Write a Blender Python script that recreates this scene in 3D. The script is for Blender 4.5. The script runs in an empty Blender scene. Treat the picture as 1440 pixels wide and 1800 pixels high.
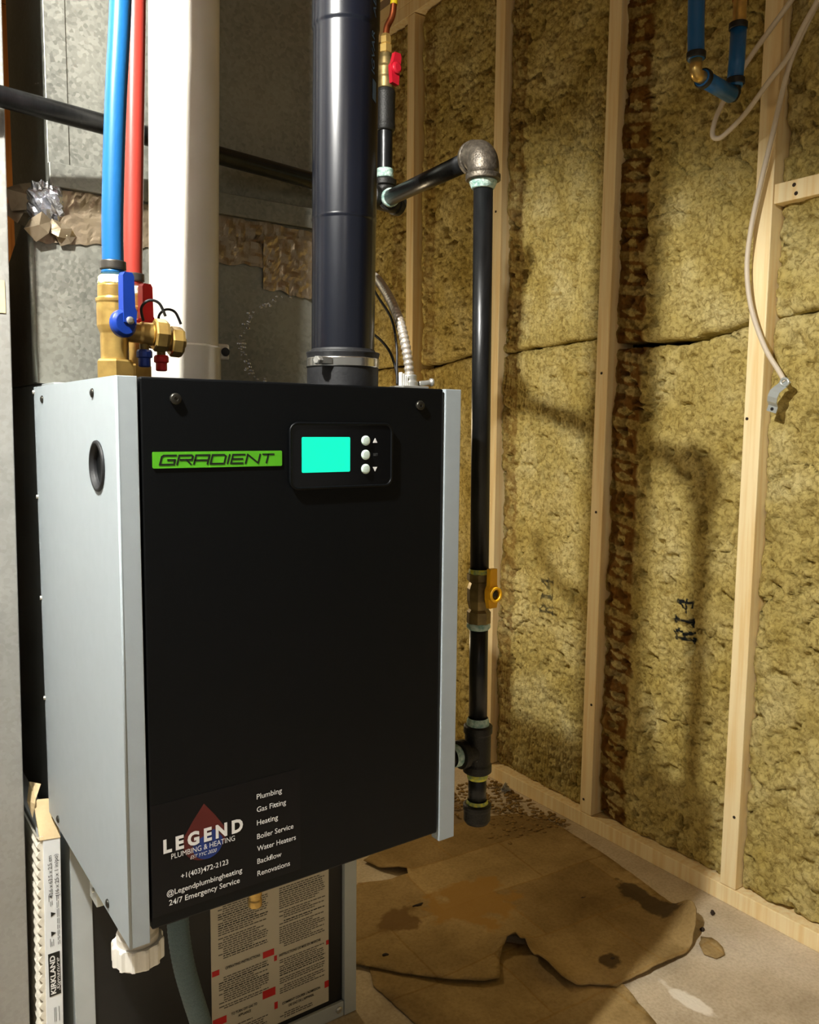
import bpy, bmesh, math, random
import numpy as np
from mathutils import Vector, Matrix, Euler
from mathutils.geometry import tessellate_polygon

S = bpy.context.scene
COL = S.collection

# ------------------------------------------------------------------ camera
cam_d = bpy.data.cameras.new('camera'); cam = bpy.data.objects.new('camera', cam_d); COL.objects.link(cam)
YAW, PITCH, ROLL, FPX = 0.616310316, 0.104352470, 0.0103888861, 1459.6147
cy, sy, cp, sp = math.cos(YAW), math.sin(YAW), math.cos(PITCH), math.sin(PITCH)
fwd = Vector((sy*cp, cy*cp, -sp)); right = Vector((cy, -sy, 0)); up = right.cross(fwd)
rr = right*math.cos(ROLL) + up*math.sin(ROLL); uu = -right*math.sin(ROLL) + up*math.cos(ROLL)
m = Matrix((rr, uu, -fwd)).transposed().to_4x4(); m.translation = Vector((0, 0, 1.03))
cam.matrix_world = m
cam_d.sensor_fit = 'VERTICAL'; cam_d.sensor_height = 36.0; cam_d.lens = FPX/1800*36.0
cam_d.clip_start = 0.02
S.camera = cam

# ------------------------------------------------------------------ world, lights, exposure
w = bpy.data.worlds.new('world'); S.world = w; w.use_nodes = True
w.node_tree.nodes['Background'].inputs[0].default_value = (1.0, 0.93, 0.80, 1)
w.node_tree.nodes['Background'].inputs[1].default_value = 0.082

def lamp(name, loc, watts, radius, color):
    d = bpy.data.lights.new(name, 'POINT'); d.energy = watts; d.shadow_soft_size = radius; d.color = color
    o = bpy.data.objects.new(name, d); COL.objects.link(o); o.location = loc
    return o
lamp('work_lamp_bulb', (-0.20, 0.58, 1.84), 52, 0.020, (1.0, 0.98, 0.92))
lamp('front_fill_light', (-0.6, -1.2, 2.0), 2.4, 0.10, (1.0, 0.93, 0.80))  # added fill with no known fixture, brightens the front surfaces
lamp('rear_corner_bulb', (0.86, 2.25, 0.88), 5.0, 0.04, (1.0, 0.80, 0.50))
S.view_settings.view_transform = 'Standard'
S.view_settings.look = 'None'
S.view_settings.exposure = 1.38
S.view_settings.gamma = 1
S.view_settings.use_curve_mapping = False

# ------------------------------------------------------------------ materials
def lin(c):
    return tuple((v/255/12.92 if v/255 <= .04045 else ((v/255+.055)/1.055)**2.4) for v in c) + (1,)
MATS = {}
def mat(name, rgb, rough=.5, metal=0., noise=0., nscale=20., rgb2=None, bump=0., bscale=80., spec=.5, stretch=(1,1,1), coat=0., detail=4):
    """principled material whose colour and relief vary with object-space noise"""
    if name in MATS: return MATS[name]
    M = bpy.data.materials.new(name); M.use_nodes = True; MATS[name] = M
    nt = M.node_tree; b = nt.nodes['Principled BSDF']; L = nt.links.new
    b.inputs['Base Color'].default_value = lin(rgb)
    b.inputs['Roughness'].default_value = rough; b.inputs['Metallic'].default_value = metal
    b.inputs['Specular IOR Level'].default_value = spec
    b.inputs['Coat Weight'].default_value = coat
    tc = nt.nodes.new('ShaderNodeTexCoord'); mp = nt.nodes.new('ShaderNodeMapping')
    mp.inputs['Scale'].default_value = stretch; L(tc.outputs['Object'], mp.inputs['Vector'])
    n = nt.nodes.new('ShaderNodeTexNoise'); n.inputs['Scale'].default_value = nscale; n.inputs['Detail'].default_value = detail
    L(mp.outputs[0], n.inputs['Vector'])
    r = nt.nodes.new('ShaderNodeValToRGB'); c1 = lin(rgb); c2 = lin(rgb2) if rgb2 else tuple(v*(1-noise) for v in c1[:3])+(1,)
    r.color_ramp.elements[0].position = .35; r.color_ramp.elements[0].color = c2
    r.color_ramp.elements[1].position = .65; r.color_ramp.elements[1].color = c1
    L(n.outputs['Fac'], r.inputs['Fac']); L(r.outputs['Color'], b.inputs['Base Color'])
    if bump:
        n2 = nt.nodes.new('ShaderNodeTexNoise'); n2.inputs['Scale'].default_value = bscale; n2.inputs['Detail'].default_value = 6
        L(mp.outputs[0], n2.inputs['Vector'])
        bp = nt.nodes.new('ShaderNodeBump'); bp.inputs['Strength'].default_value = bump; bp.inputs['Distance'].default_value = .004
        L(n2.outputs['Fac'], bp.inputs['Height']); L(bp.outputs['Normal'], b.inputs['Normal'])
    return M
def emit(name, rgb, k):
    M = bpy.data.materials.new(name); M.use_nodes = True; b = M.node_tree.nodes['Principled BSDF']
    b.inputs['Base Color'].default_value = (0, 0, 0, 1)
    b.inputs['Emission Color'].default_value = rgb + (1,); b.inputs['Emission Strength'].default_value = k
    return M

def wool_material():
    M = bpy.data.materials.new('mineral_wool'); M.use_nodes = True; nt = M.node_tree; L = nt.links.new
    b = nt.nodes['Principled BSDF']; b.inputs['Roughness'].default_value = .95; b.inputs['Specular IOR Level'].default_value = .1
    tc = nt.nodes.new('ShaderNodeTexCoord')
    n = nt.nodes.new('ShaderNodeTexNoise'); n.inputs['Scale'].default_value = 9; n.inputs['Detail'].default_value = 5
    L(tc.outputs['Object'], n.inputs['Vector'])
    r = nt.nodes.new('ShaderNodeValToRGB'); e = r.color_ramp.elements
    e[0].position = .3; e[0].color = lin((186, 164, 90)); e[1].position = .7; e[1].color = lin((222, 206, 144))
    k = e.new(.5); k.color = lin((206, 186, 115))
    L(n.outputs['Fac'], r.inputs['Fac'])
    f = nt.nodes.new('ShaderNodeTexNoise'); f.inputs['Scale'].default_value = 95; f.inputs['Detail'].default_value = 8; f.inputs['Roughness'].default_value = .72; f.inputs['Distortion'].default_value = .7
    L(tc.outputs['Object'], f.inputs['Vector'])
    fr = nt.nodes.new('ShaderNodeValToRGB'); fr.color_ramp.elements[0].position = .38; fr.color_ramp.elements[0].color = (.36, .30, .19, 1)
    fr.color_ramp.elements[1].position = .55; fr.color_ramp.elements[1].color = (1, 1, 1, 1)
    L(f.outputs['Fac'], fr.inputs['Fac'])
    mx = nt.nodes.new('ShaderNodeMixRGB'); mx.blend_type = 'MULTIPLY'; mx.inputs[0].default_value = .8
    L(r.outputs[0], mx.inputs[1]); L(fr.outputs[0], mx.inputs[2])
    at = nt.nodes.new('ShaderNodeAttribute'); at.attribute_name = 'print'
    sep = nt.nodes.new('ShaderNodeSeparateColor'); L(at.outputs['Color'], sep.inputs[0])
    m1 = nt.nodes.new('ShaderNodeMixRGB'); m1.inputs[2].default_value = lin((110, 70, 20)); L(mx.outputs[0], m1.inputs[1])
    L(sep.outputs['Red'], m1.inputs[0])
    m2 = nt.nodes.new('ShaderNodeMixRGB'); m2.inputs[2].default_value = lin((30, 33, 34)); L(m1.outputs[0], m2.inputs[1])
    L(sep.outputs['Green'], m2.inputs[0])
    L(m2.outputs[0], b.inputs['Base Color'])
    bp = nt.nodes.new('ShaderNodeBump'); bp.inputs['Strength'].default_value = .9; bp.inputs['Distance'].default_value = .006
    L(f.outputs['Fac'], bp.inputs['Height']); L(bp.outputs[0], b.inputs['Normal'])
    return M

def galv_material(name, base, dark, metal, rough):
    M = bpy.data.materials.new(name); M.use_nodes = True; nt = M.node_tree; L = nt.links.new
    b = nt.nodes['Principled BSDF']; b.inputs['Metallic'].default_value = metal
    tc = nt.nodes.new('ShaderNodeTexCoord')
    n = nt.nodes.new('ShaderNodeTexNoise'); n.inputs['Scale'].default_value = 14; n.inputs['Detail'].default_value = 3
    L(tc.outputs['Object'], n.inputs['Vector'])
    v = nt.nodes.new('ShaderNodeTexVoronoi'); v.inputs['Scale'].default_value = 210
    mixv = nt.nodes.new('ShaderNodeMixRGB'); mixv.inputs[0].default_value = .02
    L(tc.outputs['Object'], mixv.inputs[1]); L(n.outputs['Color'], mixv.inputs[2]); L(mixv.outputs[0], v.inputs['Vector'])
    bw = nt.nodes.new('ShaderNodeRGBToBW'); L(v.outputs['Color'], bw.inputs[0])
    big = nt.nodes.new('ShaderNodeTexNoise'); big.inputs['Scale'].default_value = 5; big.inputs['Detail'].default_value = 4
    L(tc.outputs['Object'], big.inputs['Vector'])
    mu = nt.nodes.new('ShaderNodeMath'); mu.operation = 'MULTIPLY_ADD'; mu.inputs[1].default_value = .34
    L(bw.outputs[0], mu.inputs[0]); L(big.outputs['Fac'], mu.inputs[2])
    r = nt.nodes.new('ShaderNodeValToRGB'); e = r.color_ramp.elements
    e[0].position = .38; e[0].color = lin(dark); e[1].position = .85; e[1].color = lin(base)
    L(mu.outputs[0], r.inputs['Fac']); L(r.outputs[0], b.inputs['Base Color'])
    rr_ = nt.nodes.new('ShaderNodeMapRange'); rr_.inputs['To Min'].default_value = rough-.12; rr_.inputs['To Max'].default_value = rough+.15
    L(bw.outputs[0], rr_.inputs['Value']); L(rr_.outputs[0], b.inputs['Roughness'])
    return M

def wood_material(name, c1, c2):
    M = bpy.data.materials.new(name); M.use_nodes = True; nt = M.node_tree; L = nt.links.new
    b = nt.nodes['Principled BSDF']; b.inputs['Roughness'].default_value = .65; b.inputs['Specular IOR Level'].default_value = .25
    tc = nt.nodes.new('ShaderNodeTexCoord'); mp = nt.nodes.new('ShaderNodeMapping'); L(tc.outputs['Generated'], mp.inputs[0])
    at = nt.nodes.new('ShaderNodeTexCoord')
    mp.inputs['Scale'].default_value = (1, 1, 1)
    n = nt.nodes.new('ShaderNodeTexNoise'); n.inputs['Scale'].default_value = 1; n.inputs['Detail'].default_value = 5
    mo = nt.nodes.new('ShaderNodeMapping'); mo.inputs['Scale'].default_value = (90, 90, 4); L(at.outputs['Object'], mo.inputs[0]); L(mo.outputs[0], n.inputs['Vector'])
    r = nt.nodes.new('ShaderNodeValToRGB'); e = r.color_ramp.elements
    e[0].position = .35; e[0].color = lin(c2); e[1].position = .6; e[1].color = lin(c1)
    L(n.outputs['Fac'], r.inputs[0]); L(r.outputs[0], b.inputs['Base Color'])
    bp = nt.nodes.new('ShaderNodeBump'); bp.inputs['Strength'].default_value = .15; bp.inputs['Distance'].default_value = .002
    L(n.outputs['Fac'], bp.inputs['Height']); L(bp.outputs[0], b.inputs['Normal'])
    return M

def floor_material(name, cols, blots, tiles=0.):
    """cols: three tones; blots: stains (x, y, radius, rgb) with ragged outlines of their own"""
    M = bpy.data.materials.new(name); M.use_nodes = True; nt = M.node_tree; L = nt.links.new
    b = nt.nodes['Principled BSDF']; b.inputs['Roughness'].default_value = .8; b.inputs['Specular IOR Level'].default_value = .2
    tc = nt.nodes.new('ShaderNodeTexCoord')
    n = nt.nodes.new('ShaderNodeTexNoise'); n.inputs['Scale'].default_value = 3.2; n.inputs['Detail'].default_value = 7; n.inputs['Roughness'].default_value = .62
    L(tc.outputs['Object'], n.inputs['Vector'])
    r = nt.nodes.new('ShaderNodeValToRGB'); e = r.color_ramp.elements
    e[0].position = .3; e[0].color = lin(cols[0]); e[1].position = .68; e[1].color = lin(cols[2])
    k = e.new(.5); k.color = lin(cols[1]); L(n.outputs['Fac'], r.inputs[0])
    g = nt.nodes.new('ShaderNodeTexNoise'); g.inputs['Scale'].default_value = 160; g.inputs['Detail'].default_value = 3; L(tc.outputs['Object'], g.inputs['Vector'])
    gr = nt.nodes.new('ShaderNodeValToRGB'); gr.color_ramp.elements[0].position = .3; gr.color_ramp.elements[0].color = (.78, .76, .72, 1)
    gr.color_ramp.elements[1].position = .6; gr.color_ramp.elements[1].color = (1, 1, 1, 1); L(g.outputs['Fac'], gr.inputs[0])
    mx = nt.nodes.new('ShaderNodeMixRGB'); mx.blend_type = 'MULTIPLY'; mx.inputs[0].default_value = .8
    L(r.outputs[0], mx.inputs[1]); L(gr.outputs[0], mx.inputs[2]); out = mx.outputs[0]
    if tiles:
        tm = nt.nodes.new('ShaderNodeMapping'); tm.inputs['Rotation'].default_value = (0, 0, .08); L(tc.outputs['Object'], tm.inputs[0])
        wob = nt.nodes.new('ShaderNodeMixRGB'); wob.inputs[0].default_value = .03; L(tm.outputs[0], wob.inputs[1]); L(n.outputs['Color'], wob.inputs[2])
        bt = nt.nodes.new('ShaderNodeTexBrick'); bt.inputs['Scale'].default_value = 1; bt.inputs['Brick Width'].default_value = .26; bt.inputs['Row Height'].default_value = .17
        bt.inputs['Mortar Size'].default_value = .004; bt.inputs['Mortar Smooth'].default_value = 1; bt.inputs['Color1'].default_value = (1, 1, 1, 1); bt.inputs['Color2'].default_value = (.62, .58, .52, 1); bt.inputs['Mortar'].default_value = (.7, .6, .42, 1)
        L(wob.outputs[0], bt.inputs['Vector'])
        m3 = nt.nodes.new('ShaderNodeMixRGB'); m3.blend_type = 'MULTIPLY'; m3.inputs[0].default_value = tiles; L(out, m3.inputs[1]); L(bt.outputs['Color'], m3.inputs[2]); out = m3.outputs[0]
    d = nt.nodes.new('ShaderNodeTexNoise'); d.inputs['Scale'].default_value = 22; d.inputs['Detail'].default_value = 5; L(tc.outputs['Object'], d.inputs['Vector'])
    for bx, by, br, bc, sx, sy_ in blots:
        mp = nt.nodes.new('ShaderNodeMapping'); mp.inputs['Location'].default_value = (-bx/sx, -by/sy_, 0); mp.inputs['Scale'].default_value = (1/sx, 1/sy_, 0)
        L(tc.outputs['Object'], mp.inputs[0])
        ln = nt.nodes.new('ShaderNodeVectorMath'); ln.operation = 'LENGTH'; L(mp.outputs[0], ln.inputs[0])
        ad = nt.nodes.new('ShaderNodeMath'); ad.operation = 'MULTIPLY_ADD'; ad.inputs[1].default_value = br*2.2
        L(d.outputs['Fac'], ad.inputs[0]); L(ln.outputs['Value'], ad.inputs[2])
        mr = nt.nodes.new('ShaderNodeMapRange'); mr.inputs['From Min'].default_value = br*1.95; mr.inputs['From Max'].default_value = br*2.2
        mr.inputs['To Min'].default_value = .85; mr.inputs['To Max'].default_value = 0
        L(ad.outputs[0], mr.inputs['Value'])
        m2 = nt.nodes.new('ShaderNodeMixRGB'); m2.inputs[2].default_value = lin(bc); L(mr.outputs[0], m2.inputs[0]); L(out, m2.inputs[1]); out = m2.outputs[0]
    L(out, b.inputs['Base Color'])
    bp = nt.nodes.new('ShaderNodeBump'); bp.inputs['Strength'].default_value = .35; bp.inputs['Distance'].default_value = .003
    L(g.outputs['Fac'], bp.inputs['Height']); L(bp.outputs[0], b.inputs['Normal'])
    return M

WOOL = wool_material()
GALV = galv_material('galvanized_steel', (150, 150, 140), (112, 113, 106), .55, .42)
GALVD = galv_material('return_duct_steel', (152, 151, 146), (130, 129, 124), .25, .55)
STUDM = wood_material('spruce_lumber', (248, 228, 180), (238, 208, 150))
OLDWOOD = wood_material('old_lumber', (176, 116, 58), (140, 84, 38))
CONC = floor_material('concrete', [(164, 148, 122), (198, 182, 156), (220, 206, 184)], [(1.23, .85, .022, (228, 220, 204), .7, 2.6), (1.25, 1.65, .15, (120, 96, 60), 1, 1)])
SHEET = floor_material('sheet_flooring', [(128, 104, 62), (166, 140, 92), (200, 172, 122)], [(1.415, 1.09, .040, (64, 50, 30), .8, 2.0), (1.10, 1.30, .09, (168, 128, 64), 1.2, .9), (1.185, 1.0, .022, (62, 46, 26), 1, 1), (.93, 1.33, .04, (112, 84, 46), 1.3, 1)], .8)
BLACKP = mat('black_powder_coat', (5, 7, 9), .45, 0, .1, 200, bump=.04, bscale=900, spec=.2)
GREYP = mat('light_grey_powder_coat', (160, 170, 175), .42, 0, .03, 60, bump=.03, bscale=900)
FURN = mat('furnace_grey_paint', (176, 182, 182), .45, 0, .05, 30)
DARKIN = mat('furnace_dark_panel', (16, 17, 18), .5, 0, .2, 20)
BRASS = mat('brass', (214, 180, 104), .32, .72, .12, 60, rgb2=(188, 154, 88), bump=.05, bscale=300)
BRASSD = mat('dull_brass', (150, 130, 84), .45, .7, .2, 60, rgb2=(112, 96, 60))
COPPER = mat('copper', (190, 104, 62), .35, .9, .3, 40, rgb2=(130, 66, 38))
BLUEPEX = mat('blue_pex', (26, 94, 152), .32, 0, .06, 20, spec=.5)
REDPEX = mat('red_pex', (166, 56, 46), .34, 0, .06, 20)
BLUEH = mat('blue_lever_plastic', (18, 56, 150), .38, 0, .05, 30)
REDH = mat('red_lever_plastic', (212, 36, 40), .38, 0, .05, 30)
REDD = mat('dark_red_lever', (176, 22, 40), .4, 0, .1, 30)
YELH = mat('yellow_lever', (232, 170, 20), .4, 0, .1, 30)
YELT = mat('yellow_gas_coating', (226, 196, 30), .4, 0, .1, 30)
PVC = mat('white_pvc', (212, 206, 194), .3, 0, .02, 20, spec=.5)
WHITEP = mat('white_plastic', (238, 236, 228), .35, 0, .02, 20)
ABS = mat('black_abs', (10, 14, 24), .27, 0, .1, 20, spec=.6)
RUBBER = mat('black_rubber', (20, 21, 24), .6, 0, .25, 120, bump=.1, bscale=200)
IRON = mat('black_iron_pipe', (30, 31, 32), .34, .35, .35, 90, rgb2=(16, 17, 18), bump=.1, bscale=160, stretch=(1, 1, .2))
FITIRON = mat('malleable_iron', (104, 96, 84), .42, .6, .25, 140, rgb2=(72, 66, 58), bump=.25, bscale=420)
FITDARK = mat('dark_malleable_iron', (34, 33, 30), .5, .4, .25, 140, bump=.2, bscale=420)
DOPE = mat('thread_sealant', (196, 216, 206), .6, 0, .3, 160, rgb2=(120, 160, 150), bump=.5, bscale=250)
DOPEY = mat('yellow_green_sealant', (212, 206, 60), .6, 0, .3, 160, rgb2=(120, 150, 110), bump=.5, bscale=250)
DOPEW = mat('white_thread_sealant', (236, 238, 226), .6, 0, .3, 160, rgb2=(206, 216, 130), bump=.6, bscale=300)
STEEL = mat('stainless_band', (206, 206, 202), .22, .95, .1, 60)
CLAMP = mat('dull_crimp_ring', (96, 92, 86), .35, .7, .2, 60)
ZINC = mat('zinc_fitting', (196, 196, 190), .35, .7, .1, 60)
ZINCP = mat('zinc_plate', (200, 206, 204), .32, .45, .1, 60)
FLEX = mat('flex_conduit_aluminium', (206, 196, 182), .32, .6, .1, 60)
HOSE = mat('braided_hose', (84, 106, 112), .55, .2, .3, 500, bump=.5, bscale=600, stretch=(1, 1, 2.5))
WIRE = mat('black_wire', (16, 15, 15), .5, 0, .1, 30)
CABLE = mat('white_cable', (214, 200, 178), .5, 0, .05, 30)
FOIL = mat('foil_tape', (168, 152, 128), .3, .75, .15, 30, bump=.35, bscale=60)
FOILB = mat('bright_foil_tape', (196, 198, 206), .24, .9, .1, 40, bump=.5, bscale=90)
GREEN = mat('green_badge', (84, 172, 30), .4, 0, .04, 40)
INKB = mat('black_print', (14, 16, 14), .5, 0, .05, 30)
INKW = mat('white_print', (238, 238, 236), .5, 0, .03, 30)
INKG = mat('grey_print', (96, 98, 100), .5, 0, .05, 30)
INKT = mat('label_text_print', (92, 86, 76), .6, 0, .05, 30)
INKBL = mat('pale_blue_print', (86, 116, 150), .5, 0, .15, 90)
REDINK = mat('red_print', (196, 24, 26), .5, 0, .05, 30)
DROPR = mat('dark_red_print', (88, 18, 14), .5, 0, .1, 20)
DROPB = mat('blue_print', (20, 52, 128), .5, 0, .25, 40)
STICK = mat('sticker_black', (6, 6, 10), .4, 0, .05, 40, spec=.25)
PAPER = mat('instruction_label_paper', (196, 188, 168), .55, 0, .04, 12)
CARD = mat('filter_cardboard', (232, 236, 238), .6, 0, .03, 30)
TAN = mat('tan_cardboard', (208, 184, 140), .7, 0, .15, 50, bump=.2, bscale=100)
PLEAT = mat('filter_media', (226, 220, 204), .9, 0, .08, 90, bump=.2, bscale=300)
BEZEL = mat('glossy_black_bezel', (8, 9, 11), .18, 0, .1, 30)
SCREW = mat('dark_screw', (70, 68, 62), .35, .8, .2, 60)
BUTTON = mat('pale_button', (206, 226, 216), .35, 0, .05, 80)
LCD = emit('lit_green_screen', (0.0, 1.0, 0.59), .405)
DEBRIS = mat('dark_debris', (52, 38, 26), .9, 0, .3, 90)
CRUMB = mat('wool_crumbs', (150, 120, 66), .95, 0, .4, 90)
GLASS = mat('clear_plastic', (236, 232, 220), .08, 0, .05, 20)
GLASS.node_tree.nodes['Principled BSDF'].inputs['Transmission Weight'].default_value = .75
SUBFLOOR = mat('plywood_subfloor', (170, 130, 80), .8, 0, .2, 8)
SHEATH = mat('dark_sheathing', (54, 44, 26), .9, 0, .2, 20)

# ------------------------------------------------------------------ mesh helpers
class MB:
    def __init__(s): s.v = []; s.f = []; s.sm = []
    def add(s, vs, fs, smooth=False):
        b = len(s.v); s.v += [tuple(v) for v in vs]
        s.f += [tuple(b+i for i in f) for f in fs]; s.sm += [smooth]*len(fs); return s
    def box(s, x0, x1, y0, y1, z0, z1, bev=0.):
        bm = bmesh.new(); bmesh.ops.create_cube(bm, size=1)
        for v in bm.verts:
            v.co = Vector((x0+(x1-x0)*(v.co.x+.5), y0+(y1-y0)*(v.co.y+.5), z0+(z1-z0)*(v.co.z+.5)))
        if bev: bmesh.ops.bevel(bm, geom=bm.edges[:], offset=bev, segments=2, affect='EDGES', profile=.5)
        bm.verts.index_update()
        s.add([v.co for v in bm.verts], [[v.index for v in f.verts] for f in bm.faces]); bm.free(); return s
    def lathe(s, prof, org, axis=(0, 0, 1), n=32, cap=True, smooth=True, phase=0., oct_=False):
        """prof: list of (radius, height along axis)"""
        a = Vector(axis).normalized(); t = Vector((1, 0, 0)) if abs(a.x) < .9 else Vector((0, 1, 0))
        u = (t - a*t.dot(a)).normalized(); v = a.cross(u); o = Vector(org)
        if smooth:                                         # rings close to each step keep the edges crisp
            q = [prof[0]]
            for (r0, h0), (r1, h1) in zip(prof, prof[1:]):
                d = math.hypot(r1-r0, h1-h0); e_ = min(.0012, d*.25)/max(d, 1e-9)
                if d > .003: q += [(r0+(r1-r0)*e_, h0+(h1-h0)*e_), (r1-(r1-r0)*e_, h1-(h1-h0)*e_)]
                q.append((r1, h1))
            prof = q
        vs = []; fs = []
        for r, h in prof:
            for k in range(n):
                an = 2*math.pi*k/n+phase; vs.append(o+a*h+(u*math.cos(an)+v*math.sin(an))*r)
        for i in range(len(prof)-1):
            for k in range(n):
                fs.append((i*n+k, i*n+(k+1) % n, (i+1)*n+(k+1) % n, (i+1)*n+k))
        s.add(vs, fs, smooth)
        if cap:
            s.add(vs[:n], [tuple(reversed(range(n)))]); s.add(vs[-n:], [tuple(range(n))])
        return s
    def tube(s, pts, r, n=16, cap=True, radii=None):
        P = [Vector(p) for p in pts]; vs = []; fs = []
        T = [(P[min(i+1, len(P)-1)]-P[max(i-1, 0)]).normalized() for i in range(len(P))]
        a = T[0]; t = Vector((0, 0, 1)) if abs(a.z) < .9 else Vector((1, 0, 0)); u = (t-a*t.dot(a)).normalized()
        for i, p in enumerate(P):
            u = (u-T[i]*u.dot(T[i])).normalized(); v = T[i].cross(u); rad = radii[i] if radii else r
            for k in range(n):
                an = 2*math.pi*k/n; vs.append(p+(u*math.cos(an)+v*math.sin(an))*rad)
        for i in range(len(P)-1):
            for k in range(n): fs.append((i*n+k, i*n+(k+1) % n, (i+1)*n+(k+1) % n, (i+1)*n+k))
        s.add(vs, fs, True)
        if cap: s.add(vs[:n], [tuple(reversed(range(n)))]); s.add(vs[-n:], [tuple(range(n))])
        return s
    def prism(s, poly, org, u, v, depth):
        """flat polygon in (u,v) extruded by depth along u x v (front face at org)"""
        u = Vector(u); v = Vector(v); nrm = u.cross(v).normalized(); o = Vector(org); n = len(poly)
        a = [o+u*p[0]+v*p[1] for p in poly]; b = [p-nrm*depth for p in a]
        tri = tessellate_polygon([[Vector((p[0], p[1], 0)) for p in poly]])
        fs = []
        for t in tri:
            i, j, k = t
            cr = (poly[j][0]-poly[i][0])*(poly[k][1]-poly[i][1])-(poly[j][1]-poly[i][1])*(poly[k][0]-poly[i][0])
            if cr < 0: j, k = k, j
            fs.append((i, j, k)); fs.append((n+k, n+j, n+i))
        for i in range(n): fs.append((i, n+i, n+(i+1) % n, (i+1) % n))
        return s.add(a+b, fs)
    def sphere(s, c, r, n=20):
        vs = []; fs = []; m_ = n//2; r3 = r if hasattr(r, '__len__') else (r, r, r)
        for i in range(m_+1):
            th = math.pi*i/m_
            for k in range(n):
                ph = 2*math.pi*k/n; vs.append((c[0]+r3[0]*math.sin(th)*math.cos(ph), c[1]+r3[1]*math.sin(th)*math.sin(ph), c[2]+r3[2]*math.cos(th)))
        for i in range(m_):
            for k in range(n): fs.append((i*n+k, (i+1)*n+k, (i+1)*n+(k+1) % n, i*n+(k+1) % n))
        return s.add(vs, fs, True)
    def build(s, name, material, parent=None):
        me = bpy.data.meshes.new(name); me.from_pydata(s.v, [], s.f); me.materials.append(material)
        me.polygons.foreach_set('use_smooth', s.sm)
        bm = bmesh.new(); bm.from_mesh(me); bmesh.ops.remove_doubles(bm, verts=bm.verts, dist=1e-6)
        bmesh.ops.recalc_face_normals(bm, faces=bm.faces); bm.to_mesh(me); bm.free(); me.update()
        return link(me, name, parent)
def link(me, name, parent=None):
    o = bpy.data.objects.new(name, me); COL.objects.link(o)
    if parent is not None:
        o.parent = parent
        o.matrix_parent_inverse = Matrix.Translation(-world_loc(parent))
    return o
def world_loc(o):
    v = Vector((0, 0, 0))
    return o.location.copy() if o.parent is None else v
def thing(name, label, cat, loc, group=None):
    o = bpy.data.objects.new(name, None); COL.objects.link(o); o.location = loc; o.empty_display_size = .05
    o['label'] = label; o['category'] = cat
    if group: o['group'] = group
    return o
def tag(o, label, cat, group=None):
    o['label'] = label; o['category'] = cat
    if group: o['group'] = group
    return o
def struct(o): o['kind'] = 'structure'; return o
def smooth_path(pts, k=8):
    P = [Vector(p) for p in pts]; out = []
    for i in range(len(P)-1):
        p0 = P[max(i-1, 0)]; p1 = P[i]; p2 = P[i+1]; p3 = P[min(i+2, len(P)-1)]
        for j in range(k):
            t = j/k; out.append(.5*((2*p1)+(p2-p0)*t+(2*p0-5*p1+4*p2-p3)*t*t+(3*p1-p0-3*p2+p3)*t**3))
    out.append(P[-1]); return out

# flat lettering: built as thin mesh from the built-in font, fitted to a width and height
def letters(txt, name, material, parent, org, u, v, width=None, height=None, align='L', bold=0., shear=0., spacing=1., lift=.0006):
    cu = bpy.data.curves.new('lettering', 'FONT'); cu.body = txt; cu.offset = bold; cu.shear = shear; cu.space_character = spacing
    cu.resolution_u = 3
    ob = bpy.data.objects.new('lettering_source', cu); COL.objects.link(ob)
    dg = bpy.context.evaluated_depsgraph_get(); me = bpy.data.meshes.new_from_object(ob.evaluated_get(dg))
    bpy.data.objects.remove(ob); bpy.data.curves.remove(cu)
    n = len(me.vertices); co = np.empty(n*3); me.vertices.foreach_get('co', co); co = co.reshape(-1, 3)
    x0, x1 = co[:, 0].min(), co[:, 0].max()
    cap = .729                                             # cap height of the built-in font
    sy_ = (height/cap) if height else None; sx = width/(x1-x0) if width else sy_
    if sy_ is None: sy_ = sx
    u = Vector(u).normalized(); v = Vector(v).normalized(); nr = u.cross(v); o = Vector(org)+nr*lift
    off = 0 if align == 'L' else -(x1-x0)*sx/2
    X = (co[:, 0]-x0)*sx+off; Yc = co[:, 1]*sy_
    W = np.array(o)[None]+X[:, None]*np.array(u)[None]+Yc[:, None]*np.array(v)[None]
    me.vertices.foreach_set('co', W.ravel()); me.materials.clear(); me.materials.append(material); me.update()
    me.name = name
    return link(me, name, parent)

# value noise on a grid
def vnoise(U, V, f, seed):
    rng = np.random.RandomState(seed); T = rng.rand(256, 256)
    a = U*f+1000; b = V*f+1000; i = np.floor(a).astype(int); j = np.floor(b).astype(int); x = a-i; y = b-j
    x = x*x*(3-2*x); y = y*y*(3-2*y)
    g = lambda p, q: T[p % 256, q % 256]
    return (g(i, j)*(1-x)+g(i+1, j)*x)*(1-y)+(g(i, j+1)*(1-x)+g(i+1, j+1)*x)*y
def fbm(U, V, f, seed, o=4):
    r = 0; a = 1; t = 0
    for k in range(o): r = r+a*vnoise(U, V, f*2**k, seed+k); t += a; a *= .5
    return r/t

# ================================================================== THE ROOM
WX = 1.56                                   # face of the studs on the insulated wall
fb = MB().box(-3.2, 1.85, -3.2, 3.1, -.12, 0)
floor = struct(fb.build('floor', CONC))

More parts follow.
